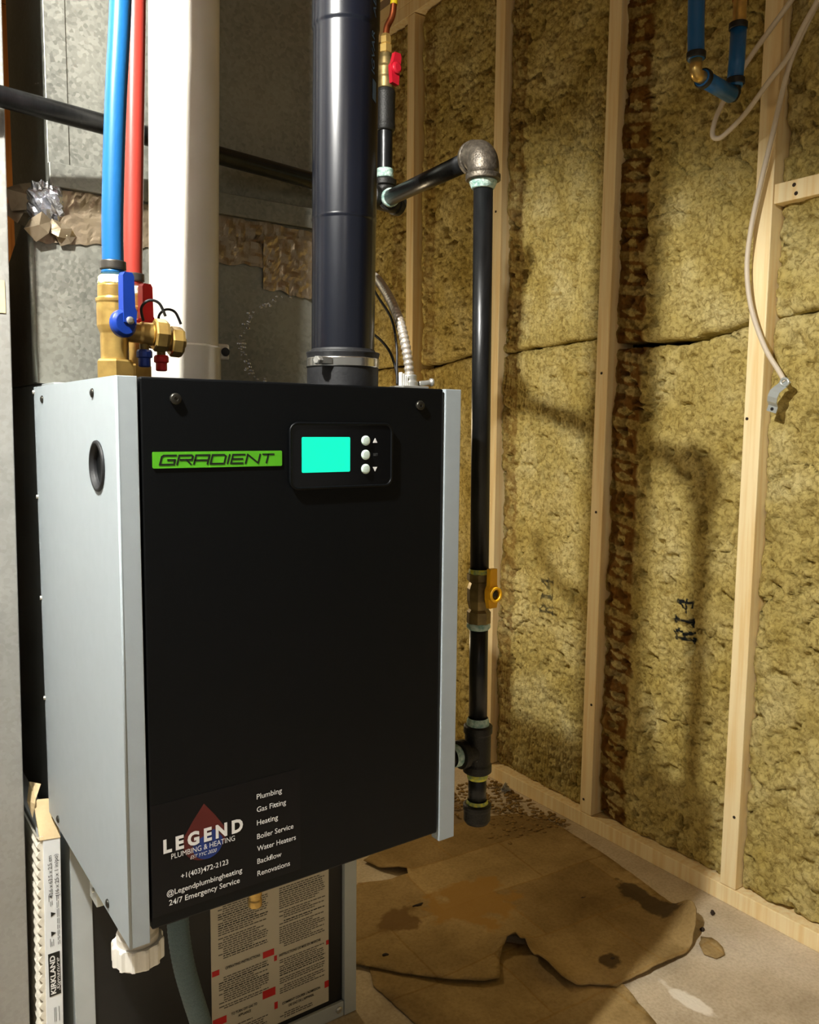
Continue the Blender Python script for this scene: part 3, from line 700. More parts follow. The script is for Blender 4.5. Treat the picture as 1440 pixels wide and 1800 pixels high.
# ================================================================== BOILER
BX0, BX1, BY, BYB, BZ0, BZ1 = .2278, .642, .800, 1.1625, .502, 1.0735
boi = thing('boiler', 'wall hung boiler with black front panel and light grey sides', 'boiler', (.435, 1.0, BZ0))
MB().box(BX0+.004, BX1-.004, BY+.012, BYB, BZ0+.014, BZ1-.003).build('cabinet', BLACKP, boi)
def plate_with_hole(name, x, y0, y1, z0, z1, hy, hz, hr, t, mtl, parent):
    n = 48; vs = []; fs = []
    for s_ in (0, t):
        for k in range(n):
            a = 2*math.pi*k/n; vs.append((x+s_, hy+hr*math.cos(a), hz+hr*math.sin(a)))
        for k in range(n):
            a = 2*math.pi*k/n; c, s2 = math.cos(a), math.sin(a)
            ts = []
            if c > 1e-9: ts.append((y1-hy)/c)
            if c < -1e-9: ts.append((y0-hy)/c)
            if s2 > 1e-9: ts.append((z1-hz)/s2)
            if s2 < -1e-9: ts.append((z0-hz)/s2)
            t_ = min(ts); vs.append((x+s_, hy+t_*c, hz+t_*s2))
    for k in range(n):
        k2 = (k+1) % n
        fs.append((k, k2, n+k2, n+k)); fs.append((2*n+k2, 2*n+k, 3*n+k, 3*n+k2)); fs.append((k, 2*n+k, 2*n+k2, k2))
    # corners
    mb = MB().add(vs, fs)
    for cyy, czz in ((y0, z0), (y0, z1), (y1, z0), (y1, z1)):
        best = None
        for k in range(n):
            p = vs[n+k]; q = vs[n+(k+1) % n]
            on = lambda p: ('y' if abs(p[1]-cyy) < 1e-6 else '')+('z' if abs(p[2]-czz) < 1e-6 else '')
            if {on(p), on(q)} == {'y', 'z'}: best = (p, q)
        if best:
            p, q = best; c0 = (x, cyy, czz); mb.add([p, q, c0], [(0, 1, 2)]); mb.add([(p[0]+t, p[1], p[2]), (q[0]+t, q[1], q[2]), (x+t, cyy, czz)], [(2, 1, 0)])
    return mb.build(name, mtl, parent)
HY, HZ = .868, .9855
sp_ = plate_with_hole('side_panel', BX0, BY, BYB, BZ0, BZ1, HY, HZ, .0225, .0022, GREYP, boi)
MB().box(BX0, BX0+.0205, BY-.0004, BY+.0016, BZ0, BZ1, .0007).build('corner_flange', GREYP, boi)
MB().tube([(BX0+.0011, BY+.0006, BZ0+.0004), (BX0+.0011, BY+.0006, BZ1-.0004)], .0016, 10).build('folded_edge', GREYP, boi)
MB().box(BX1-.0022, BX1, BY, BYB, BZ0, BZ1, .0006).build('side_panel', GREYP, boi)
MB().box(BX1-.0235, BX1, BY-.0004, BY+.0016, BZ0, BZ1, .0007).build('corner_flange', GREYP, boi)
MB().box(BX1-.0240, BX1-.0225, BY-.0002, BY+.016, BZ0, BZ1, .0005).build('flange_return', GREYP, boi)
# grommet: flared black ring and dark brass-toned throat
g = MB().lathe([(.0222, .004), (.0262, -.0005), (.0258, -.0022), (.0232, -.0030), (.0205, .001), (.0200, .020), (.0, .0205)], (BX0, HY, HZ), (1, 0, 0), 40, cap=False).build('grommet', RUBBER, boi)
fp = MB().box(.2505, .6155, BY+.0005, BY+.011, .5140, 1.0735, .0022).build('front_panel', BLACKP, boi)
for (y, z) in ((1.113, 1.057), (.880, 1.059), (1.107, .514), (.878, .5125)):
    MB().lathe([(.0050, 0), (.0046, .0014), (.002, .0026)], (BX0, y, z), (-1, 0, 0), 14).build('screw', SCREW, boi)
for z in (1.067, .932, .798, .662):
    MB().lathe([(.0032, 0), (.0028, .003)], (BX0+.001, BYB-.002, z), (-1, .3, 0), 10).build('rear_screw', ZINC, boi)
for x in (.285, .580):
    MB().lathe([(.0058, 0), (.0058, .002), (.0050, .0034), (.0018, .004), (.0012, .0024)], (x, BY+.0005, 1.053), (0, -1, 0), 18).build('screw', SCREW, boi)
# display
FYp = BY+.0005
def rounded(x0, x1, z0, z1, r, n=6):
    pts = []
    for cx_, cz_, a0 in ((x1-r, z1-r, 0), (x0+r, z1-r, 90), (x0+r, z0+r, 180), (x1-r, z0+r, 270)):
        for k in range(n+1):
            a = math.radians(a0+90*k/n); pts.append((cx_+r*math.cos(a), cz_+r*math.sin(a)))
    return pts
def front_prism(poly, y, depth): return MB().prism(poly, (0, y, 0), (1, 0, 0), (0, 0, 1), depth)
bez = front_prism(rounded(.4085, .5385, .9605, 1.0305, .009), FYp-.0030, .0028).build('display_bezel', BEZEL, boi)
rim = rounded(.4085, .5385, .9605, 1.0305, .009); MB().tube([(x, FYp-.0030, z) for x, z in rim]+[(rim[0][0], FYp-.0030, rim[0][1])], .0016, 8, cap=False).build('rim', BLACKP, bez)
front_prism(rounded(.4220, .4825, .9775, 1.0160, .0015), FYp-.0034, .0006).build('screen', LCD, bez)
for z in (1.012, .996, .980):
    MB().lathe([(.0056, 0), (.0056, .0012), (.0048, .0024), (.0, .0027)], (.5030, FYp-.0030, z), (0, -1, 0), 24, cap=False).build('button', BUTTON, bez)
front_prism([(.5128, 1.0095), (.5188, 1.0095), (.5158, 1.0148)], FYp-.0033, .0003).build('arrow_mark', INKW, bez)
front_prism([(.5128, .9820), (.5158, .9768), (.5188, .9820)], FYp-.0033, .0003).build('arrow_mark', INKW, bez)
letters('SET', 'lettering', INKG, bez, (.5130, FYp-.0033, .9947), UX, UZ, width=.006, height=.0030)
# green badge: GRADIENT in squared slanted capitals drawn as strokes
bad = front_prism(rounded(.2612, .3995, .9855, 1.0015, .0012, 3), FYp-.0012, .0011).build('badge', GREEN, boi)
GL = {'G': [[(1, 1), (.12, 1), (0, .85), (0, 0), (1, 0), (1, .5), (.5, .5)]], 'R': [[(0, 0), (0, 1), (.9, 1), (1, .88), (1, .5), (.15, .5)], [(.6, .5), (1, 0)]], 'A': [[(0, 0), (0, 1), (1, 1), (1, 0)], [(0, .42), (1, .42)]],
      'D': [[(0, 1), (.85, 1), (1, .85), (1, 0), (0, 0), (0, 1)]], 'I': [[(.5, 0), (.5, 1)]], 'E': [[(1, 1), (0, 1), (0, 0), (1, 0)], [(0, .5), (.9, .5)]], 'N': [[(0, 0), (0, 1), (1, 0), (1, 1)]], 'T': [[(0, 1), (1, 1)], [(.5, 1), (.5, 0)]]}
def strokes(word, x0, z0, h, widths, gap, th, sh, y):
    mb = MB(); x = x0
    for c, wd in zip(word, widths):
        for line in GL[c]:
            P = [(x+a*wd+sh*b*h, z0+b*h) for a, b in line]
            for i in range(len(P)-1):
                (ax, az), (bx, bz) = P[i], P[i+1]; L_ = math.hypot(bx-ax, bz-az); dx, dz = (bx-ax)/L_, (bz-az)/L_; nx, nz = -dz*th/2, dx*th/2; ex, ez = dx*th/2*.8, dz*th/2*.8
                mb.prism([(ax-ex-nx, az-ez-nz), (bx+ex-nx, bz+ez-nz), (bx+ex+nx, bz+ez+nz), (ax-ex+nx, az-ez+nz)], (0, y-.0001*i*.1, 0), (1, 0, 0), (0, 0, 1), .0003)
        x += wd+gap
    return mb
strokes('GRADIENT', .2680, .9892, .0088, [.0140, .0140, .0140, .0145, .0010, .0130, .0140, .0125], .0032, .0016, .28, FYp-.0015).build('lettering', INKB, bad)
# company sticker
stk = front_prism([(.2520, .5270), (.4200, .5270), (.4200, .6460), (.2520, .6460)], FYp-.0004, .0003).build('sticker', STICK, boi)
SY = FYp-.0005
dp = []
for k in range(41):
    a = math.radians(-130+k*260/40)                      # round belly, then the pointed top
    dp.append((.3075+.0245*math.sin(a), .5945-.0235*math.cos(a)))
dp = [(.3075, .6345)] + [(.3075-.012, .6190)] + [(.3075-.0235*math.sin(math.radians(t)), .5960-.0225*math.cos(math.radians(t))) for t in range(110, -111, -10)] + [(.3075+.012, .6190)]
front_prism(dp, SY-.0001, .0002).build('drop_mark', DROPR, stk)
bl = [(.3110+.0165*math.cos(math.radians(t)), .5890+.0155*math.sin(math.radians(t))) for t in range(160, 385, 9)] + [(.318, .604), (.306, .599)]
front_prism(bl, SY-.0003, .0002).build('drop_mark', DROPB, stk)
L_ = dict(lift=.0007)
letters('LEGEND', 'lettering', INKW, stk, (.2635, SY, .5935), UX, UZ, width=.0870, height=.0142, bold=.045, spacing=1.45, **L_)
letters('PLUMBING & HEATING', 'lettering', INKW, stk, (.2715, SY, .5848), UX, UZ, width=.0695, height=.0060, **L_)
letters('EST YYC 2020', 'lettering', INKW, stk, (.2915, SY, .5785), UX, UZ, width=.0290, height=.0040, shear=.35, **L_)
letters('+1(403)472-2123', 'lettering', INKW, stk, (.2812, SY, .5605), UX, UZ, width=.0520, height=.0058, bold=.008, **L_)
letters('@Legendplumbingheating', 'lettering', INKW, stk, (.2660, SY, .5462), UX, UZ, width=.0830, height=.0060, bold=.008, **L_)
letters('24/7 Emergency Service', 'lettering', INKW, stk, (.2682, SY, .5355), UX, UZ, width=.0778, height=.0062, bold=.008, **L_)
for t, z, x1 in (('Plumbing', .6238, .397), ('Gas Fitting', .6092, .402), ('Heating', .5942, .392), ('Boiler Service', .5785, .411), ('Water Heaters', .5645, .414), ('Backflow', .5500, .396), ('Renovations', .5360, .4065)):
    letters(t, 'lettering', INKW, stk, (.3668, SY, z), UX, UZ, width=x1-.3668, height=.0062, bold=.006, **L_)
# things under the cabinet that belong to it
MB().box(BX0+.012, BX0+.055, .975, 1.005, BZ0-.048, BZ0-.0005, .001).build('junction_box', ZINCP, boi)
MB().lathe([(.003, 0), (.003, .003)], (BX0+.012, .985, BZ0-.03), (-1, 0, 0), 10).build('screw', ZINC, boi)
mb = MB(); n = 60; prof = []
for (h, k) in ((0, .0), (.002, 1), (.0225, 1), (.0245, .6)):
    prof.append((h, k))
vs = []; fs = []
for i, (h, k) in enumerate(prof):
    for q in range(n):
        a = 2*math.pi*q/n; r = .0255+(.0026 if q % 5 in (0, 1) else 0)*k-(.0015 if k == 0 else 0)
        vs.append((.2575+r*math.cos(a), .874+r*math.sin(a), .439+h))
for i in range(3):
    for q in range(n): fs.append((i*n+q, i*n+(q+1) % n, (i+1)*n+(q+1) % n, (i+1)*n+q))
fs.append(tuple(reversed(range(n)))); fs.append(tuple(3*n+q for q in range(n)))
nut = mb.add(vs, fs).build('union_nut', WHITEP, boi)
MB().lathe([(.0225, .4635), (.0225, .472), (.0205, .474), (.0205, .5015)], (.2575, .874, 0), n=36).build('union_tailpiece', PVC, nut)
b_ = MB().lathe([(.0098, .5135), (.0098, .462), (.0078, .460), (.0078, .456), (.0088, .455), (.0088, .449), (.0078, .448), (.0078, .4445), (.0088, .4435), (.0088, .4375), (.0078, .4365), (.0078, .433), (.0088, .432), (.0088, .424), (.0062, .422)], (.4185, .92, 0), n=28).build('brass_outlet', BRASS, boi)

# grey braided hose hanging below the boiler
hp = smooth_path([(.330, .955, .5130), (.331, .955, .45), (.332, .956, .400), (.3395, .960, .350), (.352, .966, .300), (.366, .975, .250), (.380, .99, .19), (.388, 1.02, .12), (.385, 1.06, .05), (.382, 1.08, .0135)], 14)
rad = [.0133+.00022*(1 if i % 2 else -1) for i in range(len(hp))]
tag(MB().tube(hp, .013, 24, radii=rad).build('drain_hose', HOSE), 'grey braided hose hanging from the underside of the boiler', 'hose')

# ================================================================== WATER PIPES AND VALVES ON TOP
def service_valve(name, label, x, y, z, plastic, group, H=1.):
    t = thing(name, label, 'valve', (x, y, z), group)
    def P(name, prof, org, axis=(0, 0, 1), mtl=BRASS, n=32, ph=0, sm=True, parent=t):
        return MB().lathe(prof, org, axis, n, smooth=sm, phase=ph).build(name, mtl, parent)
    P('hex_base', [(.0185, 0), (.0205, .0015), (.0205, .020), (.0185, .0222)], (x, y, z+.0005), n=6, sm=False, ph=.3)
    P('valve_body', [(.0150, .022), (.0145, .024), (.0145, .050), (.0165, .055), (.0175, .058), (.0175, .076), (.0172, .082), (.0182, .083), (.0182, .0865), (.0160, .0875), (.0160, .1005), (.0145, .101)], (x, y, z))
    P('thread_sealant', [(.0150, .1005), (.0158, .103), (.0150, .106), (.0153, .1085), (.0135, .1105)], (x, y, z), mtl=DOPEW)
    P('branch_port', [(.0110, .010), (.0110, .026), (.0125, .028), (.0125, .040), (.0118, .041)], (x, y, z+.054), (1, -.06, -.05))
    P('branch_cap', [(.0165, .0415), (.0180, .043), (.0180, .053), (.0165, .056), (.006, .057), (.006, .060)], (x, y, z+.054), (1, -.06, -.05), n=8, sm=False)
    # lever facing the room
    a = Vector((.28, -1, 0)).normalized(); u = Vector((0, 0, 1)); s_ = a.cross(u); o = Vector((x, y, z+.060))+a*.020
    P('stem', [(.007, .010), (.007, .024)], (x, y, z+.060), tuple(a), mtl=BRASSD)
    sv = Vector((1, .28, 0)).normalized()
    lev = MB().prism([(-.0068, 0), (.0075, -.002), (.0088, .012), (.0068, .016), (.0062, .048), (.0040, .0515), (-.0045, .0515), (-.0068, .048), (-.0072, .014)], o+a*.010, sv, (0, 0, 1), .009).build('lever', plastic, t)
    MB().lathe([(.0135, 0), (.0145, .001), (.0145, .006), (.011, .009)], o-sv*.004-Vector((0, 0, .001)), tuple(a), 28).build('lever_hub', plastic, lev)
    MB().lathe([(.0042, 0), (.0042, .0016), (.0015, .0020)], o+a*.0098+Vector((0, 0, .002)), tuple(a), 16).build('lever_screw', ZINC, lev)
    # small drain cock under the branch
    P('drain_stem', [(.0050, 0), (.0050, .012)], (x+.031, y-.002, z+.045), (0, 0, -1), mtl=BRASSD)
    P('drain_cap', [(.0072, .010), (.0086, .012), (.0086, .018), (.0066, .019), (.0066, .0275), (.005, .0285)], (x+.031, y-.002, z+.045), (0, 0, -1), mtl=plastic, n=12, sm=False)
    # rubber retaining strap of the cap
    st = smooth_path([(x+.030, y-.004, z+.066), (x+.027, y-.008, z+.079), (x+.034, y-.012, z+.087), (x+.045, y-.012, z+.085), (x+.0525, y-.010, z+.072)], 8)
    MB().tube(st, .0016, 8).build('cap_strap', RUBBER, t)
    return t
service_valve('service_valve', 'brass service valve with blue lever under the blue pipe', .2625, .92, BZ1, BLUEH, 'brass service valves on the boiler')
service_valve('service_valve', 'brass service valve with red lever under the red pipe', .3015, .98, BZ1, REDH, 'brass service valves on the boiler')
def riser(name, label, pts, r, mtl, zc, ringm, cat='pipe', group=None, rmat=None):
    t = thing(name, label, cat, pts[0], group)
    MB().tube(smooth_path(pts, 10), r, 28).build('tubing', mtl, t)
    x, y = pts[0][0], pts[0][1]
    MB().lathe([(r+.0006, -.0005), (r+.0024, 0), (r+.0024, .0085), (r+.0006, .009)], (x, y, zc), n=28, cap=False).build('crimp_ring', ringm, t)
    MB().lathe([(r-.0005, 0), (r+.0012, .001), (r+.0012, .004), (r-.0005, .005)], (x, y, pts[0][2]+.0005), n=28, cap=False).build('adapter_collar', rmat or mtl, t)
    return t
riser('blue_water_pipe', 'blue flexible water pipe rising from the blue lever valve', [(.2630, .92, 1.1850), (.264, .92, 1.25), (.270, .92, 1.36), (.2775, .92, 1.46), (.285, .92, 1.60), (.29, .92, 2.0), (.29, .92, 2.36)], .01111, BLUEPEX, 1.1905, CLAMP)
riser('red_water_pipe', 'red flexible water pipe rising from the red lever valve behind the blue one', [(.3015, .98, 1.1850), (.3025, .98, 1.23), (.3075, .98, 1.365), (.3125, .98, 1.495), (.317, .98, 1.645), (.319, .98, 2.36)], .01111, REDPEX, 1.190, CLAMP)

# white intake pipe
t = thing('white_intake_pipe', 'thick white plastic pipe rising from the boiler top', 'pipe', (.408, 1.11, BZ1))
MB().tube([(.4082, 1.11, 1.076), (.4092, 1.11, 1.144), (.4170, 1.11, 1.564), (.430, 1.11, 2.36)], .0453, 48).build('pipe', PVC, t)
MB().lathe([(.0486, .0006), (.0490, .002), (.0490, .0580), (.0456, .0605)], (.4083, 1.11, BZ1), n=48, cap=False).build('collar', PVC, t)
lug = MB().box(.4508, .4690, 1.096, 1.104, 1.1166, 1.1385, .003).build('lug', PVC, t)
MB().lathe([(.0060, 0), (.0060, .001)], (.4622, 1.0958, 1.1275), (0, -1, 0), 18).build('lug_hole', WIRE, lug)
# black vent pipe
VY = .90
t = thing('black_vent_pipe', 'thick glossy black plastic vent pipe rising from the boiler', 'pipe', (.5345, VY, BZ1))
ax = lambda z: .5340+(z-1.1)*.0085
def lean_lathe(prof, n=48):
    mb = MB().lathe(prof, (0, 0, 0), n=n, cap=False); mb.v = [(x+ax(z), y+VY, z) for x, y, z in mb.v]; return mb
pv = lean_lathe([(.0389, 1.10), (.0389, 1.2747), (.0397, 1.2759), (.0392, 1.2781), (.0392, 1.4951), (.0401, 1.4970), (.0405, 1.4989), (.0405, 2.36)]).build('pipe', ABS, t)
cpl = lean_lathe([(.0428, 1.0745), (.0441, 1.076), (.0441, 1.1006), (.0441, 1.1110), (.0455, 1.117), (.0450, 1.1178), (.0405, 1.1186), (.0387, 1.122)]).build('rubber_coupling', RUBBER, t)
lean_lathe([(.0443, 1.0993), (.0452, 1.0995), (.0452, 1.1104), (.0443, 1.1106)]).build('clamp_band', STEEL, cpl)
MB().box(.4825, .5000, .867, .877, 1.1005, 1.1092, .001).build('clamp_housing', STEEL, cpl)
MB().lathe([(.0052, 0), (.0052, .006), (.004, .0075)], (.4850, .870, 1.1048), (-1, -.35, 0), 6, smooth=False).build('clamp_screw', ZINC, cpl)
# printed marking running up the pipe
an = math.radians(-90+28)
def pipe_letters(txt, z0, width, h, R_):
    o = letters(txt, 'lettering', INKBL, pv, (ax(z0)+R_*math.cos(an), VY+R_*math.sin(an), z0), (0, 0, 1), (-math.sin(an+math.pi), math.cos(an+math.pi), 0), width=width, height=h, bold=.01, shear=.25)
    for v in o.data.vertices:
        d = Vector((v.co.x-ax(v.co.z), v.co.y-VY)).normalized(); v.co.x = ax(v.co.z)+d.x*R_; v.co.y = VY+d.y*R_
pipe_letters('IGVAR', 1.4402, .048, .0062, .0396)
pipe_letters('ABS', 1.5032, .032, .0062, .0409)
mb = MB(); vs = []
for k in range(7):
    for z in (1.4123, 1.4353):
        a = an+math.radians(-5+k*2.0); vs.append((ax(z)+.0396*math.cos(a), VY+.0396*math.sin(a), z-.003*k/6))
mb.add(vs, [(2*k, 2*k+2, 2*k+3, 2*k+1) for k in range(6)]); mb.build('marking_bar', INKBL, pv)

# ================================================================== GAS PIPING
E = Vector((.7705, .93, 1.409))             # elbow
T = Vector((.822, 1.245, 1.418))            # tee behind the vent pipe
GX = lambda z: .7153+.0106*(1.3565-z)/.880
gas = thing('gas_pipe', 'black iron gas pipe crossing behind the vent and dropping to a capped drip leg', 'pipe', (GX(.4798), .853, .4753))
E = Vector((GX(1.3775), .853, 1.3775))
R34 = .0127
d_arm = (T-E).normalized()
MB().tube([E+d_arm*.03, T-d_arm*.024], R34, 24).build('arm', IRON, gas)
MB().tube([(GX(1.3464), .853, 1.3491), (GX(.8246), .853, .8246)], R34, 24).build('drop', IRON, gas)
# elbow: swept body with two bands
arc = []
for k in range(13):
    a = k/12*math.pi/2; q = E+d_arm*.026*(1-math.sin(a))*1.0+Vector((0, 0, -1))*.026*(1-math.cos(a)); arc.append(q)
arc = [E+d_arm*.030]+[E+d_arm*(.020*(1-math.sin(k/12*math.pi/2)))+Vector((0, 0, -.020*(1-math.cos(k/12*math.pi/2)))) for k in range(13)]+[E+Vector((.0003, 0, -.030))]
elb = MB().tube(arc, .0205, 28).build('elbow', FITIRON, gas)
MB().lathe([(.0190, 0), (.0226, .001), (.0226, .0075), (.0190, .0085)], E+d_arm*.0255, tuple(d_arm), 28).build('band', FITIRON, elb)
MB().lathe([(.0190, 0), (.0226, .001), (.0226, .0075), (.0190, .0085)], E+Vector((0, 0, -.0255)), (0, 0, -1), 28).build('band', FITIRON, elb)
MB().lathe([(.0175, 0), (.0165, .003), (.0143, .008), (.0137, .009)], E+d_arm*.034, tuple(d_arm), 24).build('thread_sealant', DOPE, gas)
MB().lathe([(.0185, 0), (.0175, .003), (.0148, .009), (.0137, .010)], E+Vector((0, 0, -.034)), (0, 0, -1), 24).build('thread_sealant', DOPE, gas)
def ring(x, y, z0, z1, r0, r1, mtl, parent, name='thread_sealant'):
    return MB().lathe([(r0, z0), (r1, z0+(z1-z0)*.3), (r1*.97, z0+(z1-z0)*.7), (r0, z1)], (x, y, 0), n=24, cap=False).build(name, mtl, parent)
ring(T.x-d_arm.x*.03, T.y-d_arm.y*.03, 0, 0.0001, .001, .001, DOPE, gas).name = 'sealant_speck'
bpy.data.objects.remove([c for c in gas.children if c.name == 'sealant_speck'][0])
MB().lathe([(.0137, 0), (.0155, .002), (.0152, .010), (.0137, .012)], T-d_arm*.036, tuple(d_arm), 24).build('thread_sealant', DOPE, gas)
x = GX(.8100); y = .853
ring(x, y, .8264, .8370, .0138, .0152, DOPEY, gas)
vb = MB().lathe([(.0165, .7623), (.0165, .7779), (.0135, .7815), (.0150, .7870), (.0165, .7934), (.0165, .8100), (.0150, .8145), (.0135, .8182), (.0170, .8219), (.0170, .8301), (.015, .8310)], (x, y, 0), n=8, smooth=False).build('valve_body', BRASSD, gas)
hv = Vector((.05, -1, 0)).normalized(); sv = Vector((1, .05, 0)).normalized(); ho = Vector((x, y, 0.8063))+hv*.022
MB().lathe([(.006, .010), (.006, .026)], (x, y, .8063), tuple(hv), 14).build('valve_stem', BRASSD, vb)
lv = MB().prism([(-.0065, -.019), (.0065, -.019), (.0095, -.006), (.0095, .006), (.0065, .012), (.0060, .034), (-.0060, .034), (-.0065, .012), (-.0095, .006), (-.0095, -.006)], ho+hv*.006, sv, (0, 0, 1), .007).build('valve_lever', YELH, gas)
MB().lathe([(.0095, 0), (.0105, .001), (.0105, .007), (.0072, .007), (.0070, .002)], ho+hv*.005, tuple(hv), 24, cap=False).build('lever_ring', YELH, lv)
MB().lathe([(.0068, 0), (.0066, .003), (.0025, .0034), (.0025, .0055)], ho+hv*.005, tuple(hv), 16).build('lever_nut', SCREW, lv)
ring(x, y, .7531, .7650, .0138, .0165, DOPE, gas)
MB().tube([(GX(.7595), .853, .7595), (GX(.6174), .853, .6174)], R34, 24).build('nipple', IRON, gas)
ring(GX(.6174), .853, .6137, .6284, .0138, .0160, DOPE, gas)
xt = GX(.5807); tee = MB().lathe([(.0175, .5495), (.0200, .5514), (.0200, .5614), (.0182, .5633), (.0182, .6054), (.0200, .6073), (.0200, .6165), (.0175, .6182)], (xt, .853, 0), n=28).build('tee', FITDARK, gas)
MB().lathe([(.0160, .010), (.0160, .022), (.0195, .024), (.0195, .033), (.0150, .034)], (xt, .853, .5816), (-1, 0, 0), 28).build('tee_branch', FITDARK, tee)
MB().tube([(xt-.032, .853, .5816), (BX1+.001, .853, .5816)], R34, 24).build('inlet_nipple', IRON, gas)
MB().lathe([(.0138, .034), (.0150, .036), (.0148, .043), (.0138, .045)], (xt, .853, .5816), (-1, 0, 0), 24, cap=False).build('thread_sealant', DOPE, gas)
ring(GX(.5440), .853, .5403, .5504, .0138, .0147, DOPEY, gas)
MB().tube([(GX(.5532), .853, .5532), (GX(.4981), .853, .4981)], R34, 24).build('nipple', IRON, gas)
ring(GX(.4981), .853, .5000, .5092, .0138, .0158, DOPEY, gas)
MB().lathe([(.008, .4743), (.0160, .4761), (.0188, .4807), (.0188, .4954), (.0198, .4973), (.0198, .5028), (.0165, .5045)], (GX(.4890), .853, 0), n=28).build('drip_cap', FITDARK, gas)
# cross pipe, tee and the red handled valve on it
cr = gas
c_dir = Vector((-.9862, -.1656, 0)); 
MB().tube([T+c_dir*.020, T+c_dir*1.25], R34, 24).build('cross_pipe', IRON, cr)
tee = MB().lathe([(.0175, -.036), (.0205, -.034), (.0205, -.024), (.0182, -.022), (.0182, .022), (.0205, .024), (.0205, .034), (.0175, .036)], T, tuple(c_dir), 28).build('tee', FITDARK, cr)
MB().lathe([(.0175, .012), (.0175, .022), (.0205, .024), (.0205, .033), (.016, .035)], T, (0, 0, 1), 28).build('tee_branch', FITDARK, tee)
MB().lathe([(.0175, .012), (.0175, .020), (.0200, .0215), (.0200, .0235), (.016, .0238)], T, tuple(-d_arm), 28).build('tee_branch', FITDARK, tee)
rv = thing('gas_branch_valve', 'brass gas valve with red handle and yellow gas line above the pipe tee', 'valve', (T.x, T.y, 1.45))
def RL(name, prof, mtl, n=24, sm=True, cap=True): return MB().lathe(prof, (T.x, T.y, 0), n=n, smooth=sm, cap=cap).build(name, mtl, rv)
RL('thread_sealant', [(.0138, 1.4545), (.0155, 1.456), (.0150, 1.468), (.0138, 1.470)], DOPE)
RL('nipple', [(.0132, 1.4535), (.0132, 1.545)], IRON)
RL('coupling', [(.0150, 1.532), (.0165, 1.534), (.0178, 1.540), (.0170, 1.546), (.0170, 1.590), (.0178, 1.594), (.0165, 1.600), (.0140, 1.602)], FITDARK)
vb = RL('valve_body', [(.0120, 1.601), (.0140, 1.603), (.0140, 1.618), (.0155, 1.622), (.0155, 1.636), (.0125, 1.640), (.0115, 1.652), (.0095, 1.660)], BRASSD)
hv = Vector((.10, -1, 0)).normalized(); sv = Vector((1, .10, 0)).normalized(); ho = Vector((T.x, T.y, 1.628))
MB().lathe([(.0055, .012), (.0055, .024)], ho, tuple(hv), 14).build('valve_stem', BRASSD, vb)
lv = MB().prism([(-.0075, -.024), (.0065, -.026), (.0085, -.004), (.012, .020), (.010, .026), (-.002, .026), (-.0065, .010), (-.0105, .004), (-.0095, -.008)], ho+hv*.028, sv, (0, 0, 1), .008).build('valve_handle', REDD, rv)
lv2 = MB().lathe([(.0095, 0), (.0095, .005), (.006, .007)], ho+hv*.027, tuple(hv), 18).build('handle_hub', REDD, lv)
RL('hex_fitting', [(.0095, 1.660), (.0110, 1.661), (.0110, 1.673), (.0080, 1.675)], BRASS, 6, False)
RL('flare_nut', [(.0080, 1.674), (.0098, 1.676), (.0098, 1.686), (.0060, 1.692)], BRASS, 6, False)
MB().tube(smooth_path([(T.x, T.y, 1.690), (T.x+.003, T.y, 1.705), (T.x+.010, T.y-.004, 1.722), (T.x+.012, T.y-.006, 1.742)], 8), .0056, 16).build('copper_tube', COPPER, rv)
MB().tube(smooth_path([(T.x+.012, T.y-.006, 1.740), (T.x+.012, T.y-.006, 1.752), (T.x+.004, T.y-.004, 1.775), (T.x-.004, T.y, 1.85), (T.x-.005, T.y, 2.36)], 8), .0064, 16).build('yellow_tubing', YELT, rv)


# ================================================================== ELECTRICAL ON THE BOILER TOP
cd = thing('flexible_conduit', 'ribbed metal flexible conduit curving up from the boiler top', 'conduit', (.614, .87, BZ1))
path = smooth_path([(.6145, .87, 1.088), (.6125, .87, 1.107), (.6105, .875, 1.132), (.6120, .89, 1.161), (.6230, .93, 1.196), (.6480, 1.0, 1.233), (.665, 1.06, 1.255), (.67, 1.10, 1.30)], 30)
# resample evenly so the ribs keep one pitch
L_s = [0]
for i in range(1, len(path)): L_s.append(L_s[-1]+(path[i]-path[i-1]).length)
N_ = int(L_s[-1]/.0013); P_ = []
for k in range(N_+1):
    q = L_s[-1]*k/N_; i = max(j for j in range(len(L_s)) if L_s[j] <= q+1e-12); i = min(i, len(path)-2)
    P_.append(path[i].lerp(path[i+1], (q-L_s[i])/max(1e-9, L_s[i+1]-L_s[i])))
MB().tube(P_, .006, 18, radii=[.0053+.0013*(.5+.5*math.cos(2*math.pi*k*.0013/.0066))**.7 for k in range(len(P_))]).build('ribbed_tube', FLEX, cd)
MB().box(.594, .634, .855, .886, BZ1+.0003, BZ1+.0055, .001).build('connector_base', ZINC, cd)
MB().lathe([(.0105, 0), (.0105, .006), (.0088, .0075), (.0088, .014), (.0072, .015)], (.6145, .87, BZ1+.005), n=24).build('connector_neck', ZINC, cd)
MB().lathe([(.0032, 0), (.0032, .016), (.0052, .017), (.0052, .020), (.003, .021)], (.626, .866, BZ1+.009), (1, -.15, .12), 14).build('connector_screw', ZINC, cd)
mb = MB()
for k in range(4): mb.box(.596+.0028*k, .598+.0028*k, .862, .868, BZ1+.0055, BZ1+.022-.0015*k, .0006)
mb.build('white_insert', WHITEP, cd)
wr = thing('control_wires', 'thin black control wires running from behind the vent pipe to the conduit connector', 'wire', (.600, .875, BZ1))
